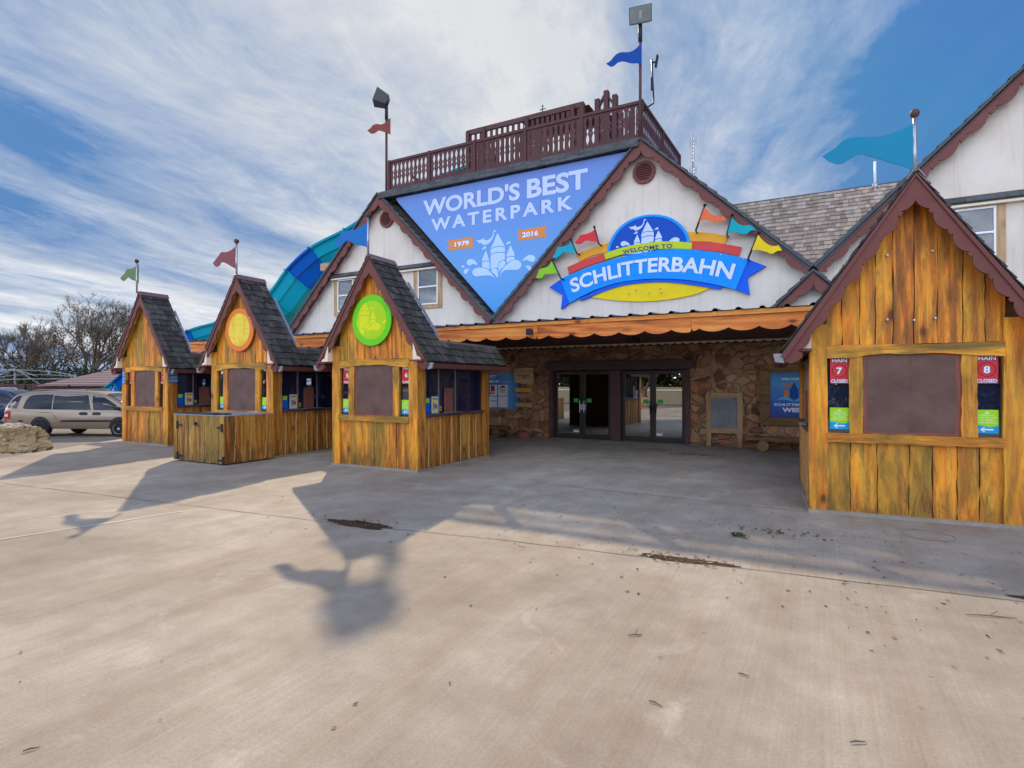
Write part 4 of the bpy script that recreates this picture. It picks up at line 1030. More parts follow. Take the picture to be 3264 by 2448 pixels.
for layer, (grow, bo, y) in enumerate(((.012, .058, YB - .002), (0, .035, YB - .005))):
    m.mi = layer
    for body, p0, p1 in rows:
        zt = at(*p1, YB)[1]; (xa, za), (xb, zb) = at(*p0, YB), at(*p1, YB)
        m.text(body, xa - grow, xb + grow, za - grow, zb + grow, y, bo, 1.35 if body == 'WATERPARK' else 1.0)
m.build('lettering', [blued, pale], o, recalc=False)
m = BN(); m.mi = 0; emblem(m, _ec[0] - .012, _ec[1] - .012, 1.012, 1.012, YB - .002); m.mi = 1; emblem(m, _ec[0], _ec[1], 1, 1, YB - .004)
m.build('castle_emblem', [flat('emblem_shadow', (.075, .25, .62)), flat('emblem_pale', (.46, .62, .88))], o, recalc=False)
for body, rb, tx in (('1979', [(132, 360), (575, 294), (570, 380), (577, 478), (133, 530), (180, 440)], ((265, 472), (512, 348))),
                     ('2016', [(1343, 183), (1842, 104), (1795, 205), (1843, 292), (1348, 362), (1355, 270)], ((1412, 312), (1695, 175)))):
    P = _zc(rb)
    r = BN().prism(P, YB - .004, YB - .002).build('year_ribbon', org, o)
    (xa, za), (xb, zb) = _zc(tx); h = (zb - za); mm = BN(); mm.mi = 0
    mm.text(body, xa - .012, xb + .012, za - .012, zb + .012, YB - .0055, .07); mm.mi = 1; mm.text(body, xa, xb, za, zb, YB - .0075, .04)
    mm.build('lettering', [NVY, flat('ribbon_letters', (.78, .76, .86))], r, recalc=False)

# ------------------------------------------------------------------ welcome sign on the centre gable
YS = FY - .16
z6 = zoomed(2.212, 1650, 450, YS); z6f = zoomed(2.212, 1650, 450, FY - .36)
sg_ = thing('welcome_sign', 'large arched sign reading WELCOME TO SCHLITTERBAHN on the white gable', 'sign', (-4.5, FY, 5.2))
SO = (-4.5, FY, 5.2)
def panel(name, px, mat, d0, d1, sharp=40, n=5, raw=False):
    P = z6(px); P = P if raw else smooth(P, n, sharp)
    return MB(SO).prism(P, FY - d0, FY - d1).build(name, mat, sg_)
sky_b, roy, cyan_e = flat('sign_sky_blue', (.0, .26, .80)), flat('sign_royal_blue', (.0, .10, .66)), flat('sign_edge_blue', (.0, .30, .80))
mustard, coral, lime, sun_y = flat('sign_mustard', (.78, .36, .025)), flat('sign_coral', (.62, .06, .055)), flat('sign_lime', (.48, .58, .015)), flat('sign_sun_yellow', (.80, .58, .005))
panel('sun_panel', [(510, 1098), (600, 1050), (750, 1012), (930, 990), (1100, 993), (1250, 1008), (1352, 1030), (1250, 1075), (1080, 1110), (900, 1126), (720, 1122), (590, 1108)], sun_y, .06, .0)
panel('mustard_band', [(405, 792), (510, 748), (640, 708), (640, 775), (520, 800), (430, 842)], mustard, .05, .0)
panel('mustard_band', [(1190, 632), (1340, 640), (1478, 662), (1458, 718), (1330, 702), (1190, 698)], mustard, .05, .0)
panel('coral_band', [(340, 885), (440, 842), (560, 800), (640, 780), (640, 828), (480, 878), (355, 935)], coral, .07, .0)
panel('coral_band', [(1190, 698), (1400, 712), (1575, 742), (1555, 806), (1400, 772), (1190, 758)], coral, .07, .0)
dome = [(622, 800), (632, 735), (665, 665), (715, 600), (790, 548), (880, 518), (970, 512), (1060, 528), (1130, 568), (1180, 622), (1205, 675), (1212, 725), (1205, 760), (900, 790)]
panel('dome_rim', dome, cyan_e, .09, .0, sharp=45)
ctr = z6([(917, 720)])[0]
dp = smooth(z6(dome), 5, 45); dp2 = [(ctr[0] + (x - ctr[0]) * .925, ctr[1] + (z - ctr[1]) * .925) for x, z in dp]
dm_ = MB(SO).prism(dp2, FY - .094, FY - .088).build('dome_panel', flat('dome_blue', (.0, .065, .42)), sg_)
e0 = z6([(912, 668)])[0]; kk = .57
m = MB(SO); emblem(m, e0[0], e0[1] - .10, .66, .66, FY - .098); m.build('castle_emblem', flat('dome_emblem', (.52, .62, .80)), dm_, recalc=False)
panel('lime_ribbon', [(605, 792), (700, 758), (820, 728), (950, 710), (1090, 704), (1230, 714), (1222, 760), (1090, 755), (950, 762), (830, 778), (720, 800), (617, 832)], lime, .12, .0)
panel('lower_edge', [(430, 1112), (560, 1045), (700, 1000), (860, 976), (1020, 970), (1180, 978), (1330, 1000), (1440, 1020), (1425, 1042), (1250, 1015), (1050, 992), (860, 998), (680, 1030), (500, 1098), (440, 1122)], roy, .10, .0)
panel('ribbon_tail', [(218, 1028), (300, 972), (375, 940), (420, 1090), (300, 1184), (312, 1085)], roy, .11, .0, raw=True)
panel('ribbon_tail', [(1628, 832), (1750, 878), (1618, 958), (1634, 1080), (1480, 1025), (1560, 815)], roy, .11, .0, raw=True)
main_top = [(300, 970), (400, 925), (520, 880), (650, 838), (780, 805), (920, 778), (1060, 760), (1200, 762), (1340, 775), (1480, 798), (1628, 830)]
main_bot = [(1535, 1045), (1440, 1020), (1330, 998), (1180, 976), (1020, 968), (860, 974), (700, 998), (560, 1042), (450, 1092), (362, 1140)]
panel('main_ribbon', main_top + main_bot, sky_b, .14, .0, sharp=30)
def warp(top, bot):
    T = z6(top); Bo = z6(bot)
    def ev(L, x):
        for i in range(len(L) - 1):
            if L[i][0] <= x <= L[i + 1][0] or i == len(L) - 2:
                a, b = L[i], L[i + 1]; t = (x - a[0]) / (b[0] - a[0]); return a[1] + (b[1] - a[1]) * t
        return L[-1][1]
    # sample to a smooth parabola through the traced points
    import numpy as np
    ct = np.polyfit([p[0] for p in T], [p[1] for p in T], 2); cb = np.polyfit([p[0] for p in Bo], [p[1] for p in Bo], 2)
    x0 = (T[0][0] + Bo[0][0]) / 2; x1 = (T[-1][0] + Bo[-1][0]) / 2; dx0 = (T[0][0] - Bo[0][0]) / 2; dx1 = (T[-1][0] - Bo[-1][0]) / 2
    def f(u, v):
        x = x0 + (x1 - x0) * u; lean = (dx0 + (dx1 - dx0) * u) * (2 * v - 1)
        return x + lean, float(np.polyval(cb, x) * (1 - v) + np.polyval(ct, x) * v)
    return f
def warped(mb, body, f, y, bold, space=1.0, grow=0.0):
    uv, fs = glyphs(body, bold, space)
    mb.add([(f(u * (1 + 2 * grow) - grow, v * (1 + 5 * grow) - 2.5 * grow)[0], y, f(u * (1 + 2 * grow) - grow, v * (1 + 5 * grow) - 2.5 * grow)[1]) for u, v in uv], fs)
f1_ = warp([(360, 985), (395, 966), (540, 906), (690, 862), (845, 832), (960, 820), (1040, 818), (1130, 818), (1235, 824), (1340, 836), (1540, 866)],
           [(385, 1064), (490, 1030), (560, 1006), (640, 972), (710, 960), (780, 948), (860, 936), (940, 926), (1020, 922), (1120, 920), (1290, 932), (1390, 950), (1505, 970)])
m = MB(SO); m.mi = 0; warped(m, 'SCHLITTERBAHN', f1_, FY - .143, .055, 1.0, .003); m.mi = 1; warped(m, 'SCHLITTERBAHN', f1_, FY - .146, .032)
m.build('main_lettering', [flat('letter_edge_blue', (.0, .10, .50)), flat('letter_pale', (.62, .70, .88))], sg_, recalc=False)
f2_ = warp([(732, 768), (900, 736), (1000, 727), (1088, 720)], [(742, 795), (905, 766), (1000, 757), (1086, 752)])
m = MB(SO); warped(m, 'WELCOME TO', f2_, FY - .123, .03, 1.15); m.build('small_lettering', flat('letter_navy', (.02, .05, .14)), sg_, recalc=False)
for nm, col, fl, stick in (('red_flag', (.62, .03, .03), [(548, 618), (520, 640), (480, 655), (440, 662), (425, 690), (404, 712), (420, 728), (450, 722), (480, 702), (520, 705), (565, 712)], ((540, 605), (572, 725))),
                    ('turquoise_flag', (.0, .34, .44), [(378, 700), (360, 730), (320, 742), (280, 750), (265, 790), (248, 820), (270, 825), (300, 808), (320, 785), (360, 785), (412, 788)], ((372, 692), (415, 790))),
                    ('green_flag', (.22, .52, .01), [(240, 845), (220, 880), (180, 895), (152, 905), (140, 940), (128, 962), (150, 968), (175, 962), (195, 938), (240, 935), (288, 928)], ((240, 838), (305, 970))),
                    ('orange_flag', (.75, .15, .04), [(1310, 465), (1340, 490), (1375, 520), (1420, 532), (1455, 530), (1473, 562), (1430, 565), (1390, 575), (1350, 560), (1310, 555), (1272, 572)], ((1320, 450), (1255, 632))),
                    ('turquoise_flag', (.0, .34, .40), [(1508, 535), (1540, 570), (1590, 595), (1640, 592), (1665, 610), (1682, 630), (1650, 630), (1610, 655), (1570, 652), (1520, 640), (1472, 655)], ((1512, 520), (1475, 660))),
                    ('yellow_flag', (.80, .56, .005), [(1692, 655), (1720, 690), (1760, 725), (1800, 740), (1840, 735), (1865, 772), (1830, 775), (1790, 795), (1750, 780), (1700, 768), (1645, 768)], ((1698, 645), (1625, 828)))):
    P = smooth(z6f(fl), 5, 55); fo = MB(SO).prism(P, FY - .37, FY - .355).build(nm, flat('sign_' + nm + '_paint', col), sg_)
    (xa, za), (xb, zb) = z6f(stick); MB(SO).tube([(xa, FY - .35, za), (xb, FY - .35, zb), (xb, FY - .1, zb)], .026, 8).lathe([(.004, -.05), (.05, 0), (.004, .05)], (xa, FY - .35, za), 10).build('stick', M['iron'], fo)
m = MB(SO)
for q in ((370, 1110), (660, 820), (900, 800), (1430, 800), (1590, 830), (1290, 960), (830, 1045), (1000, 1035), (1010, 1062), (920, 1068), (460, 930), (780, 1075)):
    xx, zz_ = z6([q])[0]; m.lathe([(.001, FY - .150), (.016, FY - .146), (.016, FY - .05)], (xx, 0, zz_), 6, 'y')
m.build('bolt', M['galv'], sg_)

# ------------------------------------------------------------------ round discs on two booths
def disc(cx, cz, y, r, rimm, inm, emc, label, ex, ez, es, clip=True):
    o = tag(MB((cx, y, cz)).prism(ellipse(cx, cz, r, r, 64), y, y + .03).build('disc_sign', rimm, loc=(cx, y, cz), bevel=.004), label, 'sign')
    i = MB((cx, y, cz)).prism(ellipse(cx, cz, r * .76, r * .76, 56), y - .002, y).build('inner_disc', inm, o)
    m = MB((cx, y, cz)); emblem(m, cx + ex, cz + ez, es, es, y - .004, keep=clip_ellipse(cx, cz, r * .755, r * .755)); m.build('castle_emblem', emc, i, recalc=False)
disc(-7.84, 2.975, 8.60, .51, flat('disc_green', (.13, .60, .005)), flat('disc_lime', (.40, .62, .004)), flat('disc_lime_pale', (.66, .72, .005)), 'round bright green sign with lime castle emblem on the gable of a booth', -.19, .02, .50)
disc(-12.06, 2.985, 8.71, .51, flat('disc_orange', (.78, .20, .03)), flat('disc_yellow', (.82, .52, .01)), flat('disc_yellow_pale', (.84, .62, .06)), 'round orange sign with yellow castle emblem on the gable of a booth', 0.0, .02, .62)

# ------------------------------------------------------------------ rooftop railing with cut-out balusters
random.seed(5)
rl = thing('rooftop_railing', 'dark brown railing of cut-out balusters along the roof edge above the banner', 'railing', (-9.3, FY, 8.8))
RO = (-9.3, FY, 8.8)
def baluster_panel(a, b, z0, z1, parent, n, o3):
    """boards side by side whose curved edges leave lens shaped gaps and round holes; a, b are (x, y)"""
    L = math.hypot(b[0] - a[0], b[1] - a[1]); ux, uy = (b[0] - a[0]) / L, (b[1] - a[1]) / L
    T = lambda x, y, z: (a[0] + ux * x - uy * y, a[1] + uy * x + ux * y, z)
    m = MB(o3); w = L / n; H = z1 - z0
    prof = []
    for k in range(25):
        v = k / 24
        if v < .06 or v > .95: gq = 0
        elif v < .42: gq = math.sin(math.pi * (v - .06) / .36)
        elif v < .60: gq = .62 * math.sin(math.pi * (v - .42) / .18)
        else: gq = math.sin(math.pi * (v - .60) / .35)
        prof.append((v, gq * w * .27))
    for i in range(n):
        m.tint = random.random(); x0 = i * w; x1 = x0 + w
        Lf = [(x0 + .003 + q, z0 + v * H) for v, q in prof]; Rt = [(x1 - .003 - q, z0 + v * H) for v, q in reversed(prof)]
        holes = [[((x0 + x1) / 2 + .016 * math.cos(6.283 * k / 6), zc + .020 * math.sin(6.283 * k / 6)) for k in range(6)] for zc in (z0 + H * .435, z0 + H * .585)]
        m.prism([Lf + Rt] + holes, -.010, .010, T=T)
    return m.build('baluster_panel', M['rail'], parent)
posts = [(-14.05, FY), (-12.2, FY), (-10.3, FY), (-8.35, FY), (-6.40, FY), (-4.52, FY)]
side = [(-4.52, FY), (-4.46, FY + 2.3), (-4.40, FY + 4.6)]
zt, zb0 = 10.02, 8.93
for line_ in (posts, side):
    for a, b in zip(line_, line_[1:]):
        baluster_panel(a, b, 9.0, 9.93, rl, 10 if line_ is posts else 11, RO)
        d_ = Vector((b[0] - a[0], b[1] - a[1], 0)).normalized(); nrm = Vector((-d_.y, d_.x, 0))
        for rn_, z0, z1, hw in (('top_rail', 9.935, 10.03, .045), ('bottom_rail', 8.93, 8.995, .03)):
            m = MB(RO)
            A, Bv = Vector((*a, 0)), Vector((*b, 0)); p = [A + nrm * hw, A - nrm * hw, Bv + nrm * hw, Bv - nrm * hw]
            q = lambda v, z: (v.x, v.y, z)
            m.hexa([q(p[1], z0), q(p[3], z0), q(p[0], z0), q(p[2], z0), q(p[1], z1), q(p[3], z1), q(p[0], z1), q(p[2], z1)])
            m.build(rn_, M['rail'], rl, bevel=.006)
    for k, p in enumerate(line_):
        if line_ is side and k == 0: continue
        m = MB(RO); m.box(p[0] - .045, p[0] + .045, p[1] - .06, p[1] + .03, 8.72, 10.04); m.build('post', M['rail'], rl, bevel=.006)
        MB(RO).box(p[0] - .05, p[0] + .05, p[1] - .075, p[1] - .061, 8.74, 8.88).build('bracket', M['galv'], rl)

# slide start tower behind the railing
tw = thing('slide_tower', 'dark timber slide platform with slatted walls behind the rooftop railing', 'platform', (-9.5, 18.5, 8.6)); TO = (-9.5, 18.5, 8.6)
def slats(x0, x1, y, z0, z1, step=.16, w=.10, name='slat_wall'):
    m = MB(TO); x = x0
    while x < x1: m.tint = random.random(); m.box(x, min(x + w, x1), y, y + .025, z0, z1); x += step
    return m.build(name, M['rail'], tw)
slats(-11.88, -9.5, 18.5, 11.02, 11.36, .235, .11); slats(-11.88, -7.25, 18.52, 9.25, 10.98, .2, .135); slats(-9.4, -7.25, 18.5, 11.0, 11.36, .2, .12)
m = MB(TO); m.box(-11.95, -7.15, 18.46, 18.56, 11.36, 11.54); m.box(-11.95, -7.15, 18.47, 18.55, 10.96, 11.02); m.box(-11.95, -7.15, 18.46, 18.58, 9.1, 9.26); m.build('beam', M['deckwood'], tw)
for x in (-11.92, -11.2, -9.36, -7.55, -7.2): MB(TO).box(x - .07, x + .07, 18.42, 18.6, 8.62, 11.50).build('post', M['rail'], tw)
m = MB(TO); m.box(-11.0, -8.0, 20.9, 21.0, 9.1, 10.0); m.box(-11.9, -7.2, 18.6, 20.9, 9.1, 9.2); m.build('back_wall', M['deckwood'], tw)
m = MB(TO); m.hexa([(-9.7, 18.6, 11.45), (-7.0, 18.6, 11.45), (-9.7, 20.4, 11.45), (-7.0, 20.4, 11.45), (-9.2, 19.3, 12.0), (-7.6, 19.3, 11.75), (-9.2, 19.6, 12.0), (-7.6, 19.6, 11.75)]); m.build('small_roof', M['deckwood'], tw)
m = MB(TO); m.tube([(-9.18, 19.45, 11.9), (-9.18, 19.45, 12.26)], .018, 6); m.tube([(-9.30, 19.45, 12.15), (-9.06, 19.45, 12.15)], .016, 6); m.lathe([(.005, 12.22), (.04, 12.27), (.005, 12.32)], (-9.18, 19.45, 0), 8); m.build('roof_finial', M['iron'], tw)
m = MB(TO)                                            # stair rising to the right, seen end on
for x0, z0, x1, z1 in ((-6.75, 10.95, -6.33, 11.62), (-6.33, 11.62, -5.9, 10.95), (-6.0, 11.1, -5.2, 9.6)):
    m.prism([(x0, z0 - .09), (x1, z1 - .09), (x1, z1 + .05), (x0, z0 + .05)] if x1 > x0 else [(x1, z1), (x0, z0)], 18.4, 18.5)
m.build('stair_stringer', M['rail'], tw)
for x in (-6.62, -6.30, -6.0): MB(TO).box(x - .08, x + .08, 18.35, 18.55, 8.62, 11.45 if x != -6.30 else 11.66).build('post', M['rail'], tw)
slats(-6.5, -5.3, 18.6, 8.8, 10.9, .13, .09, 'stair_wall')
m = MB(TO); m.prism([(-14.0, 9.95), (-13.0, 9.15), (-13.0, 9.0), (-14.0, 9.8)], 17.6, 17.7); m.build('brace', M['rail'], tw)

# floodlight poles with pennants on the railing
def flood_pole(x, y, zt_, label, flag_px, flag_col, head, yawh):
    o = thing('floodlight_pole', label, 'light pole', (x, y, 8.75))
    H = zt_ - 8.75
    MB().tube([(0, 0, 0), (0, 0, H)], .045, 10).build('pole', M['trim_dark'], o, smooth_=True)
    MB().tube([(0, 0, H - .35), (0, 0, H + .15)], .06, 10).build('collar', M['iron'], o, smooth_=True)
    P = smooth([(px - x, pz - 8.75) for px, pz in zoomed(2.011, 1150, 0, y - .1)(flag_px)], 5, 55)
    fo = MB().prism(P, -.075, -.06).build('pennant', flat(flag_col[0], flag_col[1]), o)
    m = MB(); m.tube([(0, 0, P[0][1]), (P[0][0], -.068, P[0][1])], .012, 6); m.build('clip', M['iron'], fo)
    hd = MB(); w, h, dd = head
    Rm = Matrix.Rotation(yawh[0], 4, 'Z') @ Matrix.Rotation(yawh[1], 4, 'X'); hd.M = Matrix.Translation((yawh[2], 0, H + .15 + h / 2)) @ Rm
    hd.hexa([(-w / 2, -dd, -h / 2), (w / 2, -dd, -h / 2), (-w * .36, dd * .6, -h * .34), (w * .36, dd * .6, -h * .34), (-w / 2, -dd, h / 2), (w / 2, -dd, h / 2), (-w * .36, dd * .6, h * .34), (w * .36, dd * .6, h * .34)])
    ho = hd.build('floodlight', M['tower'], o, bevel=.01)
    gl = MB(); gl.M = hd.M.copy(); gl.box(-w * .45, w * .45, -dd - .006, -dd, -h * .44, h * .44); gl.build('lens', paint('flood_lens', (.16, .17, .15), .12, .2, 2, .02), ho)
    lm = MB(); lm.M = hd.M.copy(); lm.box(-.03, .03, -dd - .012, -dd - .006, -h * .22, h * .2); lm.build('lamp', paint('lamp_tube', (.30, .30, .27), .2), ho)
    MB().box(-.05, .05, -.03, .03, H + .05, H + .32).build('yoke', M['iron'], o)
    return o
flood_pole(-4.55, FY - .08, 12.05, 'floodlight on a pole with a royal blue pennant above the welcome sign',
           [(1798, 270), (1760, 310), (1720, 330), (1665, 332), (1630, 350), (1600, 385), (1570, 405), (1600, 424), (1625, 415), (1645, 398), (1680, 390), (1730, 402), (1770, 402), (1798, 412)], ('flag_royal', (.0, .05, .28)), (.66, .50, .12), (.16, .10, .02))
flood_pole(-14.14, FY - .08, 11.92, 'floodlight on a pole with a rust red pennant left of the railing',
           [(186, 758), (160, 780), (130, 795), (100, 793), (75, 800), (58, 820), (38, 835), (65, 855), (90, 848), (110, 835), (140, 842), (165, 850), (186, 862)], ('flag_rust', (.22, .045, .03)), (.60, .52, .30), (-.95, -.35, -.15))
o = thing('wireless_antenna', 'thin bent antenna mast beside the floodlight pole with the blue pennant', 'antenna', (-4.5, FY, 9.7))
MB().tube([(0, .02, .0), (.12, .0, .08), (.32, 0, .16), (.32, 0, .35), (.29, 0, .9), (.27, 0, 1.45)], .025, 8).build('mast', M['iron'], o, smooth_=True)
MB().box(.24, .31, -.03, .03, .55, .92).build('radio_box', M['iron'], o, bevel=.01)
m = MB(); m.hexa([(.36, -.06, 1.20), (.40, -.06, 1.20), (.36, .06, 1.20), (.40, .06, 1.20), (.42, -.06, 1.52), (.46, -.06, 1.52), (.42, .06, 1.52), (.46, .06, 1.52)]); m.box(.27, .37, -.02, .02, 1.33, 1.37); m.build('panel', M['iron'], o)
xa, za = at(2209, 425, 20); xb, zb_ = at(2209, 552, 20)
o = thing('lattice_antenna', 'slim lattice radio mast standing behind the centre gable', 'antenna', (xa, 20, zb_ - .4))
H = za - zb_ + .4; m = MB()
for k in range(3):
    a = 2.094 * k; m.tube([(.04 * math.cos(a), .04 * math.sin(a), 0), (.03 * math.cos(a), .03 * math.sin(a), H * .9)], .009, 5)
for i in range(14):
    z = H * .9 * i / 14; dzq = H * .9 / 14
    for k in range(3):
        a, b = 2.094 * k, 2.094 * (k + 1); m.tube([(.037 * math.cos(a), .037 * math.sin(a), z), (.037 * math.cos(b), .037 * math.sin(b), z + dzq)], .006, 4)
m.tube([(0, 0, H * .9), (0, 0, H)], .012, 5); m.build('mast', M['galv'], o)
m = MB()
for z in (.5, 1.45, H * .97 - .18):
    m = MB()
    m.tube([(-.10, 0, z), (.10, 0, z)], .009, 5)
    for s in (-.10, .10): m.tube([(s, 0, z - .12), (s, 0, z + .12)], .010, 5)
    m.build('dipole', M['galv'], o)
xa, za = at(2789, 515, 20.1); o = thing('vent_pipe', 'short pale vent pipe on the ridge of the grey shingle roof', 'pipe', (xa, 20.1, 7.5))
MB().tube([(0, 0, 0), (0, 0, za - 7.5)], .034, 10).build('pipe', M['white'], o, smooth_=True); MB().lathe([(.09, 0), (.07, .1), (.036, .14)], (0, 0, .1), 12).build('collar', M['galv'], o)

# ------------------------------------------------------------------ water slide
sl = thing('water_slide', 'turquoise and blue fibreglass water slide flume sweeping down behind the ticket booths', 'water slide', (-21, 19.5, 0)); LO = (-21, 19.5, 0)
ctrl = [(-10.9, 20.3, 10.25), (-13.4, 20.2, 9.95), (-16.0, 19.8, 9.2), (-18.0, 19.4, 8.15), (-19.9, 19.3, 7.55), (-21.3, 19.3, 6.75), (-22.6, 19.4, 5.75), (-24.8, 19.7, 4.95), (-28.0, 20.4, 4.75), (-31.0, 20.6, 4.45), (-34.5, 20.4, 3.5), (-38, 20.2, 1.6), (-41, 20, .5)]
def spline3(P, n):
    P = [Vector(p) for p in P]; out = []
    for i in range(len(P) - 1):
        p0, p1, p2, p3 = P[max(i - 1, 0)], P[i], P[i + 1], P[min(i + 2, len(P) - 1)]
        for k in range(n):
            t = k / n; out.append(.5 * ((2 * p1) + (p2 - p0) * t + (2 * p0 - 5 * p1 + 4 * p2 - p3) * t * t + (3 * p1 - p0 - 3 * p2 + p3) * t ** 3))
    return out + [P[-1]]
path = spline3(ctrl, 6)
prof = [(q[0] * 1.16, q[1] * 1.15) for q in [(-1.08, .60), (-1.07, .52), (-.98, .50), (-.93, .10), (-.86, .06), (-.66, -.42), (-.30, -.60), (-.22, -.68), (.22, -.68), (.30, -.60), (.66, -.42), (.86, .06), (.93, .10), (.98, .50), (1.07, .52), (1.08, .60)]]
turq = flat('slide_turquoise', (.0, .33, .46), .35); turd = flat('slide_teal', (.0, .27, .33), .35); blu = flat('slide_blue', (.0, .10, .48), .35)
cols = [turq, blu, turq, turq, blu, turq, turd, turd, turq, blu, blu, turq, turq, turq]
per_ = 6
def section(i, grow=0):
    t = (path[min(i + 1, len(path) - 1)] - path[max(i - 1, 0)]).normalized(); w = t.cross(Vector((0, 0, 1))).normalized(); up = w.cross(t)
    bank = -.30; up2 = up * math.cos(bank) + w * math.sin(bank); w2 = w * math.cos(bank) - up * math.sin(bank)
    return [path[i] + w2 * a * (1 + grow) + up2 * b_ * (1 + grow) for a, b_ in prof]
for sgm in range(len(ctrl) - 1):
    m = MB(LO); rows_ = list(range(sgm * per_, min(sgm * per_ + per_, len(path) - 1) + 1)); vs = []
    for i in rows_: vs += section(i)
    k = len(prof); nr = len(rows_); inner = []
    for i in rows_: inner += section(i, -.05)
    vs += inner; off = k * nr
    fs = [(r * k + c, r * k + c + 1, (r + 1) * k + c + 1, (r + 1) * k + c) for r in range(nr - 1) for c in range(k - 1)]
    fs += [(off + r * k + c, off + (r + 1) * k + c, off + (r + 1) * k + c + 1, off + r * k + c + 1) for r in range(nr - 1) for c in range(k - 1)]
    fs += [(r * k, (r + 1) * k, off + (r + 1) * k, off + r * k) for r in range(nr - 1)] + [(r * k + k - 1, off + r * k + k - 1, off + (r + 1) * k + k - 1, (r + 1) * k + k - 1) for r in range(nr - 1)]
    m.add(vs, fs); so = m.build('flume_section', cols[sgm], sl, recalc=False)
    so.data.polygons.foreach_set('use_smooth', [False] * len(so.data.polygons))
    f = MB(LO); A = section(rows_[0], .06); Bq = section(rows_[0], -.03); k2 = len(prof)
    t = (path[rows_[0] + 1] - path[rows_[0]]).normalized() * .05
    f.add(A + Bq + [p + t for p in A] + [p + t for p in Bq], [(c, c + 1, k2 + c + 1, k2 + c) for c in range(k2 - 1)] + [(2 * k2 + c, 3 * k2 + c, 3 * k2 + c + 1, 2 * k2 + c + 1) for c in range(k2 - 1)] + [(c, 2 * k2 + c, 2 * k2 + c + 1, c + 1) for c in range(k2 - 1)])
    f.build('flange', cols[sgm], so, recalc=False)
for i, (px_, z) in enumerate(((4, 0), (8, 0))):
    p = path[px_ * per_]; MB(LO).tube([(p.x, p.y + .2, -.3), (p.x, p.y + .2, p.z - .6)], .16, 10).build('support_post', M['galv'], sl)
p = path[int(4.0 * per_)]; MB(LO).box(p.x + .2, p.x + 2.4, p.y - 1.0, p.y - .75, p.z - .75, p.z - .42).build('support_beam', M['raw_x'], sl)
MB(LO).box(p.x + 1.2, p.x + 1.45, p.y - .95, p.y - .70, -.3, p.z - .75).build('support_post', M['raw_v'], sl)

# ------------------------------------------------------------------ plank cabinet in front of the second booth
random.seed(9)
cx, cy = -11.73, 7.5; cb = thing('plank_cabinet', 'weathered plank cabinet with iron hinges before the booth with the orange disc', 'cabinet', (cx, cy, 0))
w2, dp_, hh = .885, 1.22, 1.02
m = MB(); m.box(-w2 + .03, w2 - .03, .04, dp_ - .02, .05, hh - .04); m.build('carcass', M['trim_dark'], cb)
m = MB(); live_boards(m, -w2 + .14, w2 - .02, lambda x: (.03 + rnd(-.015, .01), hh), .0, .15, .25, .008, gap=.005); m.build('door', M['cab_v'], cb)
m = MB(); m.tint = .15; m.prism(wavy(-w2, -w2 + .125, .03, hh, .004), -.012, .03); m.build('door_post', M['cab_v'], cb)
for s in (-1, 1):
    TX = (lambda q: (lambda x, y, z: (q * (w2 - .0 - y), x, z)))(s)
    m = MB(); live_boards(m, .0, dp_ - .02, lambda x: (.03, hh + .005), .0, .16, .26, .010, gap=.003, T=TX); m.build('side_boards', M['side_v'] if s > 0 else M['cab_v'], cb)
    m = MB(); x = .2
    while x < 1.1:
        pl = [(x + .05 * i / 12 + rnd(-.01, .01), .06 + .95 * i / 12) for i in range(13)]; m.prism(pl + [(p[0] + rnd(.008, .03), p[1]) for p in reversed(pl)], -.018, .0, T=TX); x += rnd(.38, .5)
    m.build('bark_edge', M['bark'], cb)
m = MB(); m.box(-w2 - .01, w2 + .01, -.01, dp_ - .0, hh + .004, hh + .022); m.build('top', paint('cabinet_top', (.30, .31, .32), .5, .25), cb)
m = MB(); m.box(-w2 + .02, w2 - .35, .0, .13, hh + .024, hh + .055); m.box(-w2 + .55, w2 - .20, .15, .30, hh + .024, hh + .050); m.build('lid_batten', paint('tarred_batten', (.045, .042, .04), .6), cb, bevel=.004)
def hinge(x, z, s):
    m = MB(); m.box(x - .028, x + .028, -.030, -.014, z - .085, z + .085); m.prism([(x, z + .03), (x + s * .17, z + .012), (x + s * .19, z), (x + s * .17, z - .012), (x, z - .03)][::(1 if s < 0 else -1)], -.026, -.014); m.build('hinge', M['iron'], cb)
hinge(-w2 + .15, .80, 1); hinge(-w2 + .15, .12, 1); hinge(w2 - .07, .78, -1); hinge(w2 - .03, .10, -1)
m = MB(); m.box(-.10, -.03, -.03, -.012, .82, .88); m.box(-.10, .06, -.03, -.018, .80, .815); m.tube([(-.065, -.03, .85), (-.065, -.06, .84)], .016, 8); m.build('latch', M['iron'], cb)

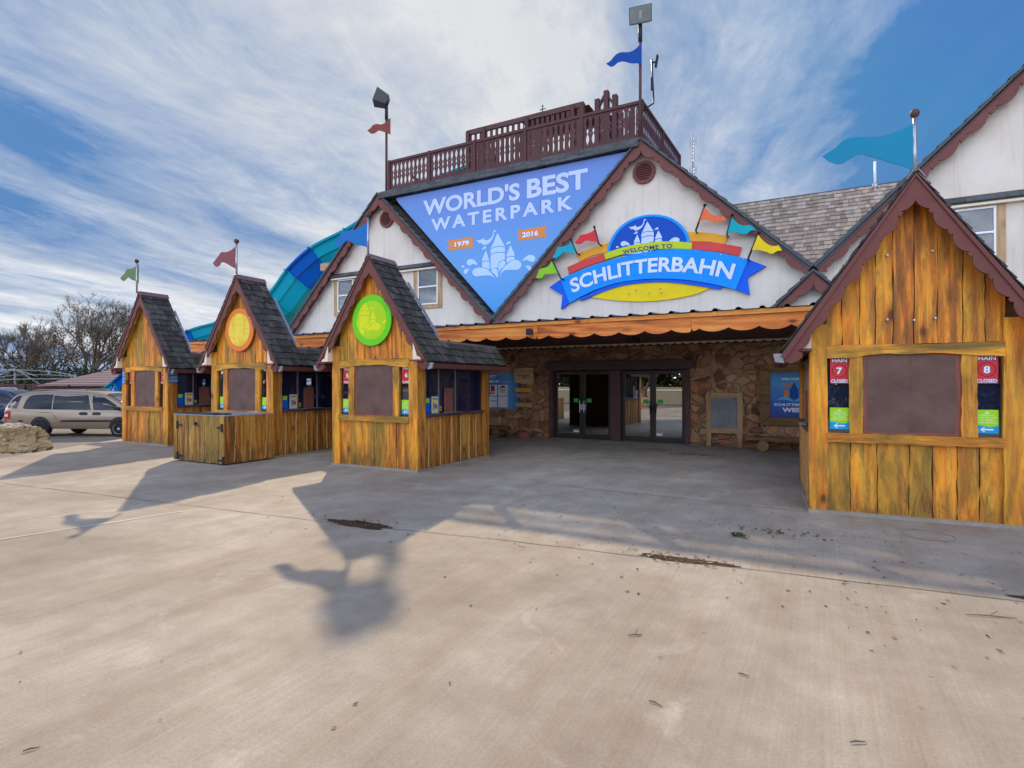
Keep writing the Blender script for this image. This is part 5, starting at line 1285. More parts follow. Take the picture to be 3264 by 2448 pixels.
# ------------------------------------------------------------------ things under the canopy
random.seed(12)
def log_bench(x0, x1, y, z, lx, label, legs):
    o = thing('log_bench', label, 'bench', ((x0 + x1) / 2, y, 0)); c = (x0 + x1) / 2
    m = MB(); n = 14; vs = []
    for i in range(n + 1):
        x = x0 - c + (x1 - x0) * i / n; r = .10 + rnd(-.012, .012)
        for k in range(12):
            a = math.pi + math.pi * k / 11; vs.append((x, .23 * math.cos(a) * (1 + rnd(-.04, .04)), z - .045 + 1.3 * r * math.sin(a)))
        for k in range(4): vs.append((x, .22 - .44 * (k + .5) / 4, z + rnd(-.004, .004)))
    K_ = 16; m.add(vs, [(i * K_ + k, i * K_ + (k + 1) % K_, (i + 1) * K_ + (k + 1) % K_, (i + 1) * K_ + k) for i in range(n) for k in range(K_)] + [tuple(range(K_ - 1, -1, -1)), tuple(n * K_ + k for k in range(K_))])
    m.build('seat', M['log_x'], o, smooth_=False)
    for x in legs:
        m = MB(); m.lathe([(.001, -.30), (.125, -.30), (.14, -.28), (.135, .25), (.12, .28), (.001, .28)], (x - c, 0, .135), 18, 'y'); m.build('leg', M['log_x'], o)
    return o
log_bench(-1.60, .6, 15.75, .36, 0, 'split log bench on round log feet under the framed blue WEST poster', (-1.2, .2))
log_bench(-11.2, -8.66, 15.75, .36, 0, 'split log bench against the stone wall below the sponsor board', (-10.9, -8.95))
sp = thing('signpost', 'crooked wooden signpost with a board and arrow planks on a round red base', 'signpost', (-8.05, 15.75, 0))
m = MB(); m.tube(spline3([(-.06, 0, .1), (-.08, 0, .35), (.03, 0, .65), (.0, .02, .95), (.03, 0, 1.3), (.01, 0, 1.7), (-.02, 0, 2.1), (-.04, 0, 2.3)], 4), [.045] * 29, 10); m.tube([(-.03, 0, 2.15), (.10, 0, 2.42)], .02, 7); m.build('post', M['log_x'], sp, smooth_=True)
MB().lathe([(.001, 0), (.225, 0), (.225, .07), (.205, .09), (.215, .12), (.205, .19), (.12, .21), (.05, .25), (.001, .25)], (-.03, 0, 0), 26).build('base', M['shutter_old'], sp, smooth_=False, bevel=.006)
bo = MB().prism(smooth([(-.31, 2.18), (0, 2.19), (.32, 2.19), (.34, 2.16), (.345, 1.74), (.31, 1.70), (.1, 1.69), (-.15, 1.73), (-.30, 1.76), (-.325, 1.80), (-.33, 2.15)], 3, 60), -.09, -.05).build('board', M['raw_x'], sp, bevel=.008)
m = MB(); m.text('SCHLITTERBAHN', -.19, .20, 1.93, 1.985, -.0905, .03); m.prism(ellipse(.03, 1.895, .08, .018, 14), -.0905, -.0900); m.build('lettering', paint('burnt_letters', (.10, .055, .03), .7), bo, recalc=False)
for z, col, tx in ((1.51, 'arrow_yellow', (.62, .34, .05)), (1.325, 'arrow_rose', (.42, .19, .15)), (1.045, 'arrow_straw', (.42, .28, .10))):
    q = rnd(-.02, .02)
    MB().prism([(-.32, z + .01), (-.26, z + .075), (.10, z + .065), (.33, z + .06), (.27, z + .005), (.35, z - .06), (.05, z - .06), (-.25, z - .055)], -.085, -.055).build('arrow_plank', paint(col, tx, .7, .35, 6, .3), sp, bevel=.004)
fr_ = thing('standing_frame', 'tall pine frame with a blank grey panel leaning on the stone wall', 'notice board', (-2.215, 16.22, 0))
for s in (-1, 1): m = MB(); m.tint = rnd(0, 1); m.box(s * .40 - .065, s * .40 + .065, -.05, .05, 0, 1.47); m.build('upright', M['raw_v'], fr_, bevel=.008)
m = MB(); m.box(-.335, .335, -.04, .04, 1.32, 1.46); m.build('top_rail', M['raw_x'], fr_, bevel=.006); m = MB(); m.box(-.335, .335, -.04, .04, .36, .50); m.build('bottom_rail', M['raw_x'], fr_, bevel=.006)
MB().box(-.335, .335, -.012, .012, .50, 1.32).build('panel', paint('blank_grey_panel', (.20, .21, .22), .35, .35, 1.2, .02), fr_)
pw = thing('framed_poster', 'blue WEST poster in a heavy log frame on the flagstone wall', 'poster', (-.52, 16.36, 1.42))
fx0, fx1, fz0, fz1 = -.80, .80, -.82, .80
for nm, P, mt in (('frame', [(-.82, -.80), (-.56, -.58), (-.56, .57), (-.82, .80)], 'raw_v'), ('frame', [(.82, .80), (.56, .57), (.56, -.58), (.82, -.80)], 'raw_v'), ('frame', [(-.82, .805), (-.56, .575), (.56, .575), (.82, .805)], 'log_x'), ('frame', [(-.82, -.805), (.82, -.805), (.56, -.585), (-.56, -.585)], 'log_x')):
    MB().prism(smooth(P, 4, 20), -.10, .0).build(nm, M['log_x'], pw, bevel=.02)
po = MB().box(-.56, .56, -.03, -.01, -.585, .575).build('print', grad('west_print', [(0, (.01, .04, .30)), (.35, (.02, .12, .48)), (.75, (.05, .30, .62)), (1, (.02, .20, .52))], 2, -.58, .58), pw)
m = MB(); m.text('WELCOME TO', -.31, .31, .38, .445, -.032, .03); m.text('SCHLITTERBAHN', -.47, .47, -.29, -.225, -.032, .03); m.text('WEST', -.28, .28, -.45, -.335, -.032, .05); m.build('lettering', WHT, po, recalc=False)
m = MB(); m.prism([(-.10, -.11), (.10, -.11), (.10, .12), (0, .33), (-.10, .12)], -.032, -.030); m.build('castle_keep', flat('west_blue', (.01, .07, .32)), po)
m = MB(); m.prism([(-.24, -.09), (-.13, -.09), (-.13, .08), (-.185, .16), (-.24, .08)], -.0325, -.030); m.prism([(.13, -.09), (.24, -.09), (.24, .08), (.185, .16), (.13, .08)], -.0325, -.030)
m.prism(smooth([(-.02, .33), (-.10, .26), (-.20, .27), (-.27, .30), (-.22, .22), (-.12, .20), (-.05, .25)], 3), -.0325, -.030); m.build('castle_towers', flat('west_orange', (.70, .22, .03)), po)
m = MB()
for s in (-1, 1): m.prism(smooth([(0, -.19), (s * .10, -.08), (s * .22, -.04), (s * .34, -.08), (s * .42, -.14), (s * .30, -.13), (s * .16, -.14)], 3), -.0335, -.031)
m.build('wave', flat('west_wave', (.10, .42, .72)), po)
sb = tag(MB((-9.5, 16.36, 1.45)).box(-10.6, -8.54, 16.34, 16.366, .885, 2.035).build('sponsor_board', grad('sponsor_print', [(0, (.02, .07, .40)), (.6, (.04, .20, .62)), (.82, (.10, .38, .75)), (1, (.03, .12, .48))], 0, -1.1, .96), loc=(-9.5, 16.36, 1.45)), 'blue sponsor board with white logo tiles on the stone wall behind the signpost', 'sign board')
SBo = (-9.5, 16.36, 1.45); fw = lambda q: [at(1360 + x / 2.962, 900 + y / 2.962, 16.33) for x, y in q]
m = MB(SBo)
for (xa, za), (xb, zb2) in (fw(((600, 1070), (664, 968))), fw(((674, 1070), (765, 968))), fw(((590, 1178), (664, 1078))), fw(((674, 1178), (765, 1078)))): m.box(xa, xb, 16.334, 16.34, za, zb2)
m.box(-9.95, -9.70, 16.334, 16.34, 1.32, 1.66); m.build('tiles', WHT, sb)
m = MB(SBo); r_ = lambda q: (lambda A: (A[0][0], A[1][0], A[0][1], A[1][1]))(fw(q))
def put_(body, q, bold=.03): x0, x1, z0, z1 = r_(q); m.text(body, x0, x1, z0, z1, 16.3325, bold)
(xa, za), (xb, zb2) = fw(((655, 890), (655, 873)));
m.text('SCHLITTERBAHN', xa - .92, xa, za, zb2, 16.3385, .03); m.text('RESORT', xa - .28, xa - .04, za - .055, za - .025, 16.3385, .02); (xa, za), (xb, zb2) = fw(((688, 947), (688, 922))); m.text('POWERED BY', xa - .82, xa, za, zb2, 16.3385, .04)
(xa, za), (xb, zb2) = fw(((700, 937), (792, 935))); m.box(xa, xb, 16.337, 16.339, za - .004, za + .004)
m.build('lettering', WHT, sb, recalc=False)
m = MB(SBo); x0, x1, z0, z1 = r_(((606, 1030), (642, 975))); m.box(x0, x1, 16.331, 16.334, z0, z1); m.prism([r_(((688, 995), (748, 975)))[0:1] + (r_(((688, 995), (748, 975)))[2],), (r_(((688, 995), (748, 975)))[1], r_(((688, 995), (748, 975)))[2]), (r_(((730, 995), (730, 977)))[0], r_(((730, 995), (730, 975)))[3]), (r_(((705, 995), (705, 975)))[0], r_(((705, 995), (705, 975)))[3])], 16.331, 16.334); m.build('red_marks', flat('logo_red', (.42, .03, .04)), sb)
m = MB(SBo); put_('KFC', ((602, 1054), (640, 1038)), .06); put_('Pizza', ((688, 1022), (748, 998)), .0); put_('Hut', ((700, 1045), (742, 1022)), .0); put_('PTRONS', ((604, 1124), (658, 1113)), .03); m.build('logo_lettering', BLK, sb, recalc=False)

# ------------------------------------------------------------------ minivans
random.seed(21)
def van(x, y, z, rz, label, paint_m, group):
    o = thing('minivan', label, 'van', (x, y, z), rz, group)
    tire, rimm, dark = M['tyre'], M['rim'], M['plastic']
    ST = [(0.0, .42, .98, 1.00, .86), (.03, .38, .99, 1.06, .90), (.10, .34, .995, 1.30, .93), (.20, .32, 1.0, 1.55, .95), (.30, .30, 1.0, 1.66, .96), (.48, .30, 1.0, 1.705, .965), (.9, .30, 1.0, 1.735, .97), (1.5, .30, .995, 1.75, .975), (2.1, .30, .985, 1.75, .975), (2.7, .30, .975, 1.735, .975), (3.1, .30, .965, 1.70, .97), (3.4, .30, .955, 1.635, .965), (3.7, .30, .95, 1.51, .96), (4.0, .30, .94, 1.34, .955), (4.25, .30, .93, 1.18, .95), (4.42, .31, .92, 1.06, .94), (4.7, .33, .90, .98, .91), (4.95, .36, .84, .90, .84), (5.08, .42, .72, .76, .70)]
    def sec(i):
        xx, zb, zl, zr, hw = ST[i]; g_ = max(0, min(1, (zr - zl) / .7))
        return [(xx, hw * .90, zb), (xx, hw * .985, zb + .10), (xx, hw, (zb + zl) * .5), (xx, hw * .99, zl - .08), (xx, hw * .965, zl),
                (xx, hw * (.965 - .085 * g_ * .5), zl + (zr - zl) * .45), (xx, hw * (.965 - .12 * g_), zl + (zr - zl) * .80), (xx, hw * (.93 - .20 * g_), zl + (zr - zl) * .94), (xx, hw * .50, zr - .005), (xx, 0, zr + .012)]
    vs = []; K_ = 19
    for i in range(len(ST)):
        s_ = sec(i); vs += [(a, -b, c) for a, b, c in s_] + [(a, b, c) for a, b, c in s_[-2::-1]]
    m = MB(); n = len(ST)
    m.add(vs, [(i * K_ + k, (i + 1) * K_ + k, (i + 1) * K_ + k + 1, i * K_ + k + 1) for i in range(n - 1) for k in range(K_ - 1)] + [tuple(range(K_)), tuple((n - 1) * K_ + k for k in range(K_ - 1, -1, -1))] + [(i * K_, i * K_ + K_ - 1, (i + 1) * K_ + K_ - 1, (i + 1) * K_) for i in range(n - 1)])
    body = m.build('body', paint_m, o, smooth_=True); es = body.modifiers.new('edge', 'EDGE_SPLIT'); es.split_angle = R_(42)
    def surf(xx, zq, s):
        """half width of the body at (x, z)"""
        for i in range(n - 1):
            if ST[i][0] <= xx <= ST[i + 1][0]:
                t = (xx - ST[i][0]) / (ST[i + 1][0] - ST[i][0]); A, Bq = sec(i), sec(i + 1); col = [tuple(a + (b - a) * t for a, b in zip(p, q)) for p, q in zip(A, Bq)]
                for p, q in zip(col, col[1:]):
                    if p[2] <= zq <= q[2]: u = (zq - p[2]) / max(1e-6, q[2] - p[2]); return p[1] + (q[1] - p[1]) * u
                return col[0][1] if zq < col[0][2] else col[-1][1]
        return .9
    def patch(P, s, name, mat, off=.006, parent=None):
        """a piece following the body side inside outline P (x, z)"""
        tri = tessellate_polygon([[Vector((p[0], p[1], 0)) for p in P]])
        return MB().add([(p[0], s * (surf(p[0], p[1], s) + off), p[1]) for p in P], [tuple(t) for t in tri]).build(name, mat, parent or o, recalc=False)
    for s in (-1, 1):
        win = lambda P, nm: patch(smooth(P, 5, 75), s, nm, M['glass_car'], .007)
        win([(.52, 1.08), (.60, 1.05), (1.0, 1.04), (1.52, 1.035), (1.52, 1.30), (1.52, 1.615), (1.1, 1.60), (.72, 1.565), (.60, 1.42)], 'window')
        win([(1.56, 1.035), (2.2, 1.03), (2.98, 1.025), (3.0, 1.08), (2.90, 1.42), (2.84, 1.57), (2.72, 1.60), (2.1, 1.62), (1.56, 1.615)], 'window')
        win([(3.12, 1.02), (3.6, 1.015), (4.12, 1.01), (4.05, 1.12), (3.80, 1.30), (3.50, 1.47), (3.25, 1.56), (3.02, 1.58), (3.05, 1.35)], 'window')
        win([(.10, 1.10), (.22, 1.08), (.36, 1.06), (.40, 1.30), (.44, 1.56), (.36, 1.55), (.26, 1.45), (.17, 1.28)], 'quarter_window')
        patch([(1.95, .56), (1.90, .60), (1.92, .635), (2.4, .645), (4.0, .655), (4.0, .575), (2.4, .56)], s, 'side_moulding', dark, .014)
        patch([(.06, .55), (.55, .56), (.55, .63), (.06, .64)], s, 'bumper_moulding', dark, .012)
        patch(smooth([(.035, .66), (.20, .66), (.21, .80), (.21, .96), (.16, 1.0), (.06, .99), (.035, .85)], 4, 60), s, 'tail_light', M['tail_red'], .012)
        patch([(.05, .76), (.15, .76), (.15, .86), (.05, .86)], s, 'reverse_light', M['lens_pale'], .018)
        for xx in (2.62, 3.12): patch(smooth([(xx - .02, .88), (xx + .02, .835), (xx + .25, .835), (xx + .29, .88), (xx + .25, .935), (xx + .02, .935)], 4, 80), s, 'door_handle', dark, .014)
        mm = []
        for xx in (3.02,): mm.append([(xx, .36), (xx + .012, .36), (xx + .012, 1.0), (xx, 1.0)])
        mm.append([(1.54, .99), (1.552, .99), (1.60, .86), (1.80, .66), (1.95, .50), (1.96, .36), (1.948, .36), (1.938, .50), (1.79, .655), (1.588, .85)])
        mm.append([(.22, .905), (1.54, .915), (1.54, .93), (.22, .92)])
        for P in mm: patch(P, s, 'panel_gap', M['iron'], .004)
        patch([(.0 + .35 * 0 + .3, .33), (4.0, .33), (4.0, .36), (.3, .36)], s, 'sill_trim', M['rim'], .01)
        for wx in (1.12, 4.12):
            arch = [(wx + .41 * math.cos(math.pi * k / 20), .33 + .44 * math.sin(math.pi * k / 20)) for k in range(21)]
            patch(arch, s, 'wheel_arch', dark, .009)
            w = MB(); yc = s * (.82)
            w.lathe([(.20, -.11), (.30, -.115), (.335, -.09), (.345, 0), (.335, .09), (.30, .115), (.20, .11)], (wx, yc + s * .062, .335), 26, 'y'); wo = w.build('wheel', tire, o, smooth_=False)
            r_ = MB(); r_.lathe([(.001, .07), (.05, .085), (.06, .05), (.19, .06), (.215, .10), (.215, -.08), (.001, -.08)], (wx, 0, .335), 26, 'y')
            for q in r_.v: q.y = yc + s * .10 + s * q.y
            ro = r_.build('rim', M['rim'], wo)
            hol = MB()
            for k in range(5):
                a = 2 * math.pi * k / 5 + .3
                P = [(wx + rr * math.cos(a + da), .335 + rr * math.sin(a + da)) for rr, da in ((.085, -.28), (.175, -.30), (.175, .30), (.085, .28))]
                yy = yc + s * .10 + s * .068; hol.add([(p[0], yy, p[1]) for p in P], [(0, 1, 2, 3)])
            hol.build('spoke_gap', M['iron'], ro, recalc=False)
        mi = MB(); mi.hexa([(4.00, s * .93, 1.02), (4.14, s * .93, 1.02), (4.00, s * 1.13, 1.03), (4.16, s * 1.11, 1.03), (4.00, s * .93, 1.15), (4.10, s * .93, 1.15), (4.00, s * 1.13, 1.17), (4.10, s * 1.11, 1.17)]); mi.build('wing_mirror', dark, o, bevel=.03)
    ws = []
    for i in range(10, 14):
        s_ = sec(i + 1); A = sec(i)
    wv = []; idx = [11, 12, 13, 14]
    for i in idx:
        q = sec(i); wv += [(q[8][0] + .01, -q[7][1] * .92, q[8][2] - .02 + .022), (q[8][0] + .01, 0, q[9][2] + .008), (q[8][0] + .01, q[7][1] * .92, q[8][2] + .002)]
    MB().add(wv, [(3 * r + c, 3 * r + c + 1, 3 * r + c + 4, 3 * r + c + 3) for r in range(3) for c in range(2)]).build('windscreen', M['glass_car'], o, recalc=False)
    MB().add([(.045, -.70, 1.10), (.045, .70, 1.10), (.25, .62, 1.58), (.25, -.62, 1.58)], [(0, 1, 2, 3)]).build('rear_window', M['glass_car'], o, recalc=False)
    MB().box(-.06, .12, -.80, .80, .36, .60).build('rear_bumper', paint_m, o, bevel=.03)
    for s in (-1, 1): MB().tube([(.6, s * .60, 1.735), (.8, s * .60, 1.775), (2.4, s * .60, 1.79), (2.6, s * .60, 1.75)], .02, 6).build('roof_rail', M['white'] if 'navy' in label else paint_m, o)
    return o
M['pipe'] = paint('pale_pipe', (.30, .30, .285), .5, .1)
M['tyre'] = paint('tyre_rubber', (.018, .018, .019), .75, .15); M['rim'] = paint('alloy_rim', (.42, .42, .43), .3, .1, 3, .03, .7)
M['plastic'] = paint('black_trim', (.03, .03, .034), .5, .15); M['tail_red'] = paint('tail_lens', (.42, .02, .02), .15, .15, 9, .02); M['lens_pale'] = paint('clear_lens', (.70, .66, .62), .15)
M['glass_car'] = paint('tinted_car_window', (.010, .014, .024), .06, .2, 2, .0, spec=.28)
def car_paint(name, col):
    m, g = base(name); finish(g, col, .32, metal=.35, spec=.4, Coat_Weight=.7, Coat_Roughness=.05); return m
tan = car_paint('tan_metallic', (.32, .235, .155))
navy = car_paint('navy_metallic', (.015, .03, .10))
F_, R2 = Vector((-sY, cY)), Vector((cY, sY))
def cam_pos(px, dpt, z): xc = (px - 1632) / FOC * dpt; p = F_ * dpt + R2 * xc; return (p.x, p.y, z)
hd = YAW - R_(4)
sc = .95
px_, py_, _ = cam_pos(128, 21.5, 0); rw = Vector((1.12 * sc, 0)); rw = Vector((1.12 * sc * math.cos(hd), 1.12 * sc * math.sin(hd)))
off_ = Vector((-math.sin(hd), math.cos(hd))) * .85 * sc
v1 = van(px_ - rw.x + off_.x, py_ - rw.y + off_.y, -.30, hd, 'tan minivan parked at left behind the boulder', tan, None); v1.scale = (1.05, sc, 1.0)
for ch in [q for q in S.objects if q.type == 'MESH' and (q.parent == v1 or (q.parent and q.parent.parent == v1))]:      # this model has a long tail
    for vt in ch.data.vertices:
        if vt.co.x < .75: vt.co.x = .75 - (.75 - vt.co.x) * 1.5
v2 = van(-39.8, 12.4, -.30, hd, 'dark navy van showing only its roof behind the tan minivan', navy, None)

# ------------------------------------------------------------------ boulder
random.seed(33)
def boulder(name, label, loc, size, seed, mat, rz=0):
    random.seed(seed)
    b = bmesh.new(); bmesh.ops.create_icosphere(b, subdivisions=5, radius=1)
    cuts = [(Vector((rnd(-1, 1), rnd(-1, 1), rnd(-.8, 1))).normalized(), rnd(.55, .85)) for _ in range(16)] + [(Vector((0, 0, 1)), .60), (Vector((.12, 0, 1)).normalized(), .62), (Vector((0, 0, -1)), .5)]
    from mathutils import noise as mn
    for v in b.verts:
        p = v.co.copy()
        for nn, dd in cuts:
            k = p.dot(nn) - dd
            if k > 0: p -= nn * k * .93
        q = p * 2.2 + Vector((seed, 0, 0)); p += p.normalized() * (mn.fractal(q, 1.0, 2.0, 5) * .11 + mn.fractal(q * 4, 1.0, 2.0, 5) * .05 - max(0, mn.noise(q * 2.6) - .18) * .34)
        v.co = Vector((p.x * size[0], p.y * size[1], (p.z + .5) * size[2]))
    me = bpy.data.meshes.new(name); b.to_mesh(me); b.free(); me.materials.append(mat)
    o = bpy.data.objects.new(name, me); C.objects.link(o); o.location = loc; o.rotation_euler = (0, 0, rz); return tag(o, label, 'boulder')
def rock():
    m, g = base('limestone'); v = g('ShaderNodeTexCoord').outputs['Object']
    n = g.noise(v, 2.4, 8, .7); f = g.noise(v, 14, 7, .72); nz = g('ShaderNodeSeparateXYZ', {0: g('ShaderNodeNewGeometry').outputs['Normal']}).outputs[2]
    c = g.ramp(g.math('ADD', g.math('MULTIPLY', n, .6), g.math('MULTIPLY', f, .4)), [(.30, (.13, .085, .04)), (.45, (.33, .225, .105)), (.58, (.47, .35, .19)), (.75, (.58, .49, .35))])
    c = g.mix(g.math('MULTIPLY', g.rng(g.math('ADD', nz, g.math('MULTIPLY', n, .5)), .85, 1.15), .75), c, (.60, .55, .50))
    finish(g, c, .9, f, .9, .05, spec=.15); return m
M['rock'] = rock()
bx_, by_ = ground_at(45, 1437)
boulder('boulder', 'weathered limestone boulder at the pavement edge in front of the tan minivan', (bx_ - .12 - .42 * cY, by_ + .35 - .42 * sY, -.04), (1.08, .55, .60), 4, M['rock'], YAW)

# ------------------------------------------------------------------ background at left: fence, hut, pipe canopy, trees
random.seed(41)
def cp(px, dpt): p = cam_pos(px, dpt, 0); return Vector((p[0], p[1], 0))
fa, fb = cp(-60, 33), cp(640, 33)
fe = thing('picket_fence', 'black iron picket fence behind the parked vans', 'fence', (fa.x, fa.y, -.3)); dF = (fb - fa); LF = dF.length; fe.rotation_euler = (0, 0, math.atan2(dF.y, dF.x))
m = MB(); k = 0
while k * .14 < LF: m.tube([(k * .14, 0, .1), (k * .14, 0, 1.86)], .013, 5); k += 1
m.build('pickets', M['iron'], fe)
for z_ in (.18, 1.26, 1.62): MB().box(0, LF, -.02, .02, z_, z_ + .05).build('rail', M['iron'], fe)
for k in range(6): MB().box(k * LF / 5 - .04, k * LF / 5 + .04, -.04, .04, 0, 1.95).build('post', M['iron'], fe)
wa, wb = cp(-60, 36), cp(225, 36)
wl = thing('board_wall', 'long dark brown board wall behind the picket fence', 'wall', (wa.x, wa.y, -.3)); dW = wb - wa; wl.rotation_euler = (0, 0, math.atan2(dW.y, dW.x))
m = MB(); x = 0
while x < dW.length: m.tint = random.random(); m.box(x, x + .19, 0, .04, 0, 1.92 + rnd(-.01, .01)); x += .2
m.build('boards', M['deckwood'], wl); MB().box(0, dW.length, -.03, .07, 1.93, 2.0).build('cap_rail', M['trim_dark'], wl)
ho_ = cp(425, 38); hu = thing('hut', 'low hut with a ribbed brown hip roof behind the fence', 'hut', (ho_.x, ho_.y, -.3), YAW)
hw_, hdq = 4.1, 3.0
m = MB(); m.box(-hw_ + .3, hw_ - .3, -hdq + .3, hdq - .3, 0, 2.0); m.build('wall', M['deckwood'], hu)
m = MB(); nrow = 13
for k in range(nrow):
    t0, t1 = k / nrow, (k + 1) / nrow; z0, z1 = 1.87 + 1.06 * t0, 1.87 + 1.06 * t1
    for a0, a1, fl in ((-1, 1, 0),):
        w0, w1, d0, d1 = hw_ * (1 - t0 * .62), hw_ * (1 - t1 * .62), hdq * (1 - t0 * .97), hdq * (1 - t1 * .97)
        m.tint = k % 2
        m.hexa([(-w0, -d0, z0), (w0, -d0, z0), (-w0, d0, z0), (w0, d0, z0), (-w1, -d1, z1 + .03), (w1, -d1, z1 + .03), (-w1, d1, z1 + .03), (w1, d1, z1 + .03)])
m.build('roof', paint('ribbed_brown_sheet', (.44, .28, .23), .4, .1, 4, .05, .3, tintvar=.5), hu)
so_ = cp(392, 35.5); sn_ = thing('slide_end', 'turquoise and blue slide run-out beside the hut behind the fence', 'slide', (so_.x, so_.y, -.3), YAW)
m = MB(); m.hexa([(-1.7, -.6, 0), (.9, -.6, 0), (-1.7, .6, 0), (.9, .6, 0), (-1.3, -.6, .9), (.9, -.6, 3.1), (-1.3, .6, .9), (.9, .6, 3.1)]); m.build('flume_section', flat('slide_turquoise_far', (.0, .30, .46), .3), sn_)
m = MB(); m.hexa([(.2, -.66, 1.9), (.95, -.66, 2.2), (.2, -.62, 1.9), (.95, -.62, 2.2), (.5, -.66, 2.7), (.95, -.66, 3.15), (.5, -.62, 2.7), (.95, -.62, 3.15)]); m.build('flume_section', flat('slide_blue_far', (.0, .08, .55), .3), sn_)
pb = cp(363, 31); ps = thing('parking_sign', 'small blue accessible parking sign on a post near the booth', 'sign', (pb.x, pb.y, -.3), YAW)
MB().tube([(0, 0, 0), (0, 0, 1.85)], .03, 8).build('post', M['galv'], ps); b_ = MB().box(-.15, .15, -.05, -.035, 1.15, 1.78).build('plate', flat('parking_blue', (.0, .08, .55)), ps)
m = MB(); m.lathe([(.001, -.0525), (.035, -.0525), (.035, -.0505)], (-.01, 0, 1.68), 10, 'y'); m.prism([(-.03, 1.62), (0, 1.62), (.01, 1.54), (.07, 1.54), (.10, 1.46), (.07, 1.45), (.05, 1.51), (-.03, 1.51)], -.0525, -.0505); m.box(-.07, .07, -.0525, -.0505, 1.36, 1.41); m.box(-.06, .06, -.0525, -.0505, 1.27, 1.31); m.build('symbol', WHT, b_)
pc0 = cp(60, 37); pc = thing('pipe_canopy', 'low canopy frame of curved white pipes behind the fence', 'frame', (pc0.x, pc0.y, -.3), YAW)
def pipe(pts, r=.026): MB().tube(spline3(pts, 5), r, 7).build('pipe', M['pipe'], pc, smooth_=True)
pipe([(-2.6, 0, 2.55), (-.8, 0, 2.9), (1.6, 0, 2.85), (3.4, 0, 2.6), (4.6, 0, 2.1)]); pipe([(-2.6, .6, 2.4), (0, .6, 2.62), (2.5, .6, 2.55), (4.3, .6, 2.35)], .02); pipe([(-2.6, -.4, 2.05), (0, -.4, 2.3), (4.4, -.4, 2.32)], .03)
pipe([(-.9, 0, 2.9), (-.3, 0, 2.95), (.4, 0, 2.6), (1.5, 0, 1.9)]); pipe([(-2.6, 0, 2.1), (-1.4, 0, 2.5), (-.3, 0, 2.9), (1.2, 0, 2.5)], .03)
MB().tube([(-.25, 0, 0), (-.25, 0, 2.75)], .055, 10).build('post', M['pipe'], pc)

def branch(vs_list, p, d, L, r, depth, spread, up, tips, rng_):
    n = 3; pts = [p.copy()]; q = p.copy(); dd = d.copy()
    for i in range(n):
        dd = (dd + Vector((rng_.uniform(-1, 1), rng_.uniform(-1, 1), rng_.uniform(-.6, 1) + up)) * .16).normalized(); q = q + dd * (L / n); pts.append(q.copy())
    rs = [r * (1 - .38 * i / n) for i in range(n + 1)]
    vs_list.append((pts, rs, depth))
    if depth == 0: tips.append(q.copy()); return
    kids = 3 if depth > 1 else 4
    for k in range(kids):
        t = rng_.uniform(.45, 1.0) if k else 1.0; base_ = pts[min(n, int(t * n + .5))]
        a = rng_.uniform(0, 6.283); perp = dd.orthogonal().normalized(); perp = (Matrix.Rotation(a, 3, dd) @ perp)
        nd = (dd * math.cos(spread) + perp * math.sin(spread) * rng_.uniform(.6, 1.2)).normalized()
        branch(vs_list, base_, nd, L * rng_.uniform(.62, .82), r * .58, depth - 1, spread, up, tips, rng_)
def bare_tree(px, dpt, h, seed, label, depth=5, spread=.62, leaves=0, lmat=None, trunk=.28, fan=1.0, name='bare_tree'):
    rng_ = random.Random(seed); p0 = cp(px, dpt); o = thing(name, label, 'tree', (p0.x, p0.y, -.35), 0, None)
    segs = []; tips = []
    for k in range(4):
        a = rng_.uniform(0, 6.28); branch(segs, Vector((0, 0, h * .12 * (1 + .2 * k))), Vector((math.cos(a) * .5 * fan, math.sin(a) * .5 * fan, 1)).normalized(), h * .27, h * .016, depth, spread, .25, tips, rng_)
    zmax = max(q[0][-1].z for q in segs); kx = h / zmax
    t = MB(); t.tube([(0, 0, 0), (.05, 0, h * .1), (0, .05, h * .22)], [trunk, trunk * .75, trunk * .5], 9)
    c = MB(); c.tint = .5
    for pts, rs, dpth in segs:
        P = [Vector((q.x, q.y, q.z * kx)) for q in pts]
        if dpth >= 3: t.tube(P, [r * 1.0 for r in rs], 6, False)
        else: c.tube(P, [max(r, .009) for r in rs], 3, False)
    for q in tips:
        for _ in range(leaves):
            s_ = rng_.uniform(.04, .085); e = Vector((q.x, q.y, q.z * kx)) + Vector((rng_.gauss(0, .28), rng_.gauss(0, .28), rng_.gauss(-.1, .28)))
            if e.z > h * .66 and rng_.random() < .75: continue
            u_ = Vector((rng_.uniform(-1, 1), rng_.uniform(-1, 1), rng_.uniform(-1, 1))).normalized() * s_; v_ = u_.orthogonal().normalized() * s_ * .7
            c.tint = rng_.random(); c.mi = 1; c.add([e - u_, e + v_, e + u_, e - v_], [(0, 1, 2, 3)]); c.mi = 0
    t.build('trunk', M['twig'], o, recalc=False); c.build('crown', [M['twig'], lmat or M['twig']], o, recalc=False)
    return o
M['twig'] = paint('bare_twigs', (.145, .112, .082), .85, .25, 3)
M['dead_leaf'] = paint('dead_leaves', (.15, .095, .045), .8, .3, 4, tintvar=.7)
M['evergreen'] = paint('evergreen_leaves', (.062, .075, .030), .7, .3, 4, tintvar=.6)
bare_tree(255, 45, 9.4, 3, 'broad bare winter tree with brown leaves in its lower crown behind the hut', 6, .56, 1, M['dead_leaf'], .34, 1.25)
bare_tree(48, 47, 8.0, 8, 'thin upright bare tree at the left edge of the picture', 6, .48, 0, None, .2, .8)
bare_tree(150, 50, 6.8, 15, 'low bare tree between the upright tree and the broad tree', 5, .66, 2, M['dead_leaf'], .22, 1.3)
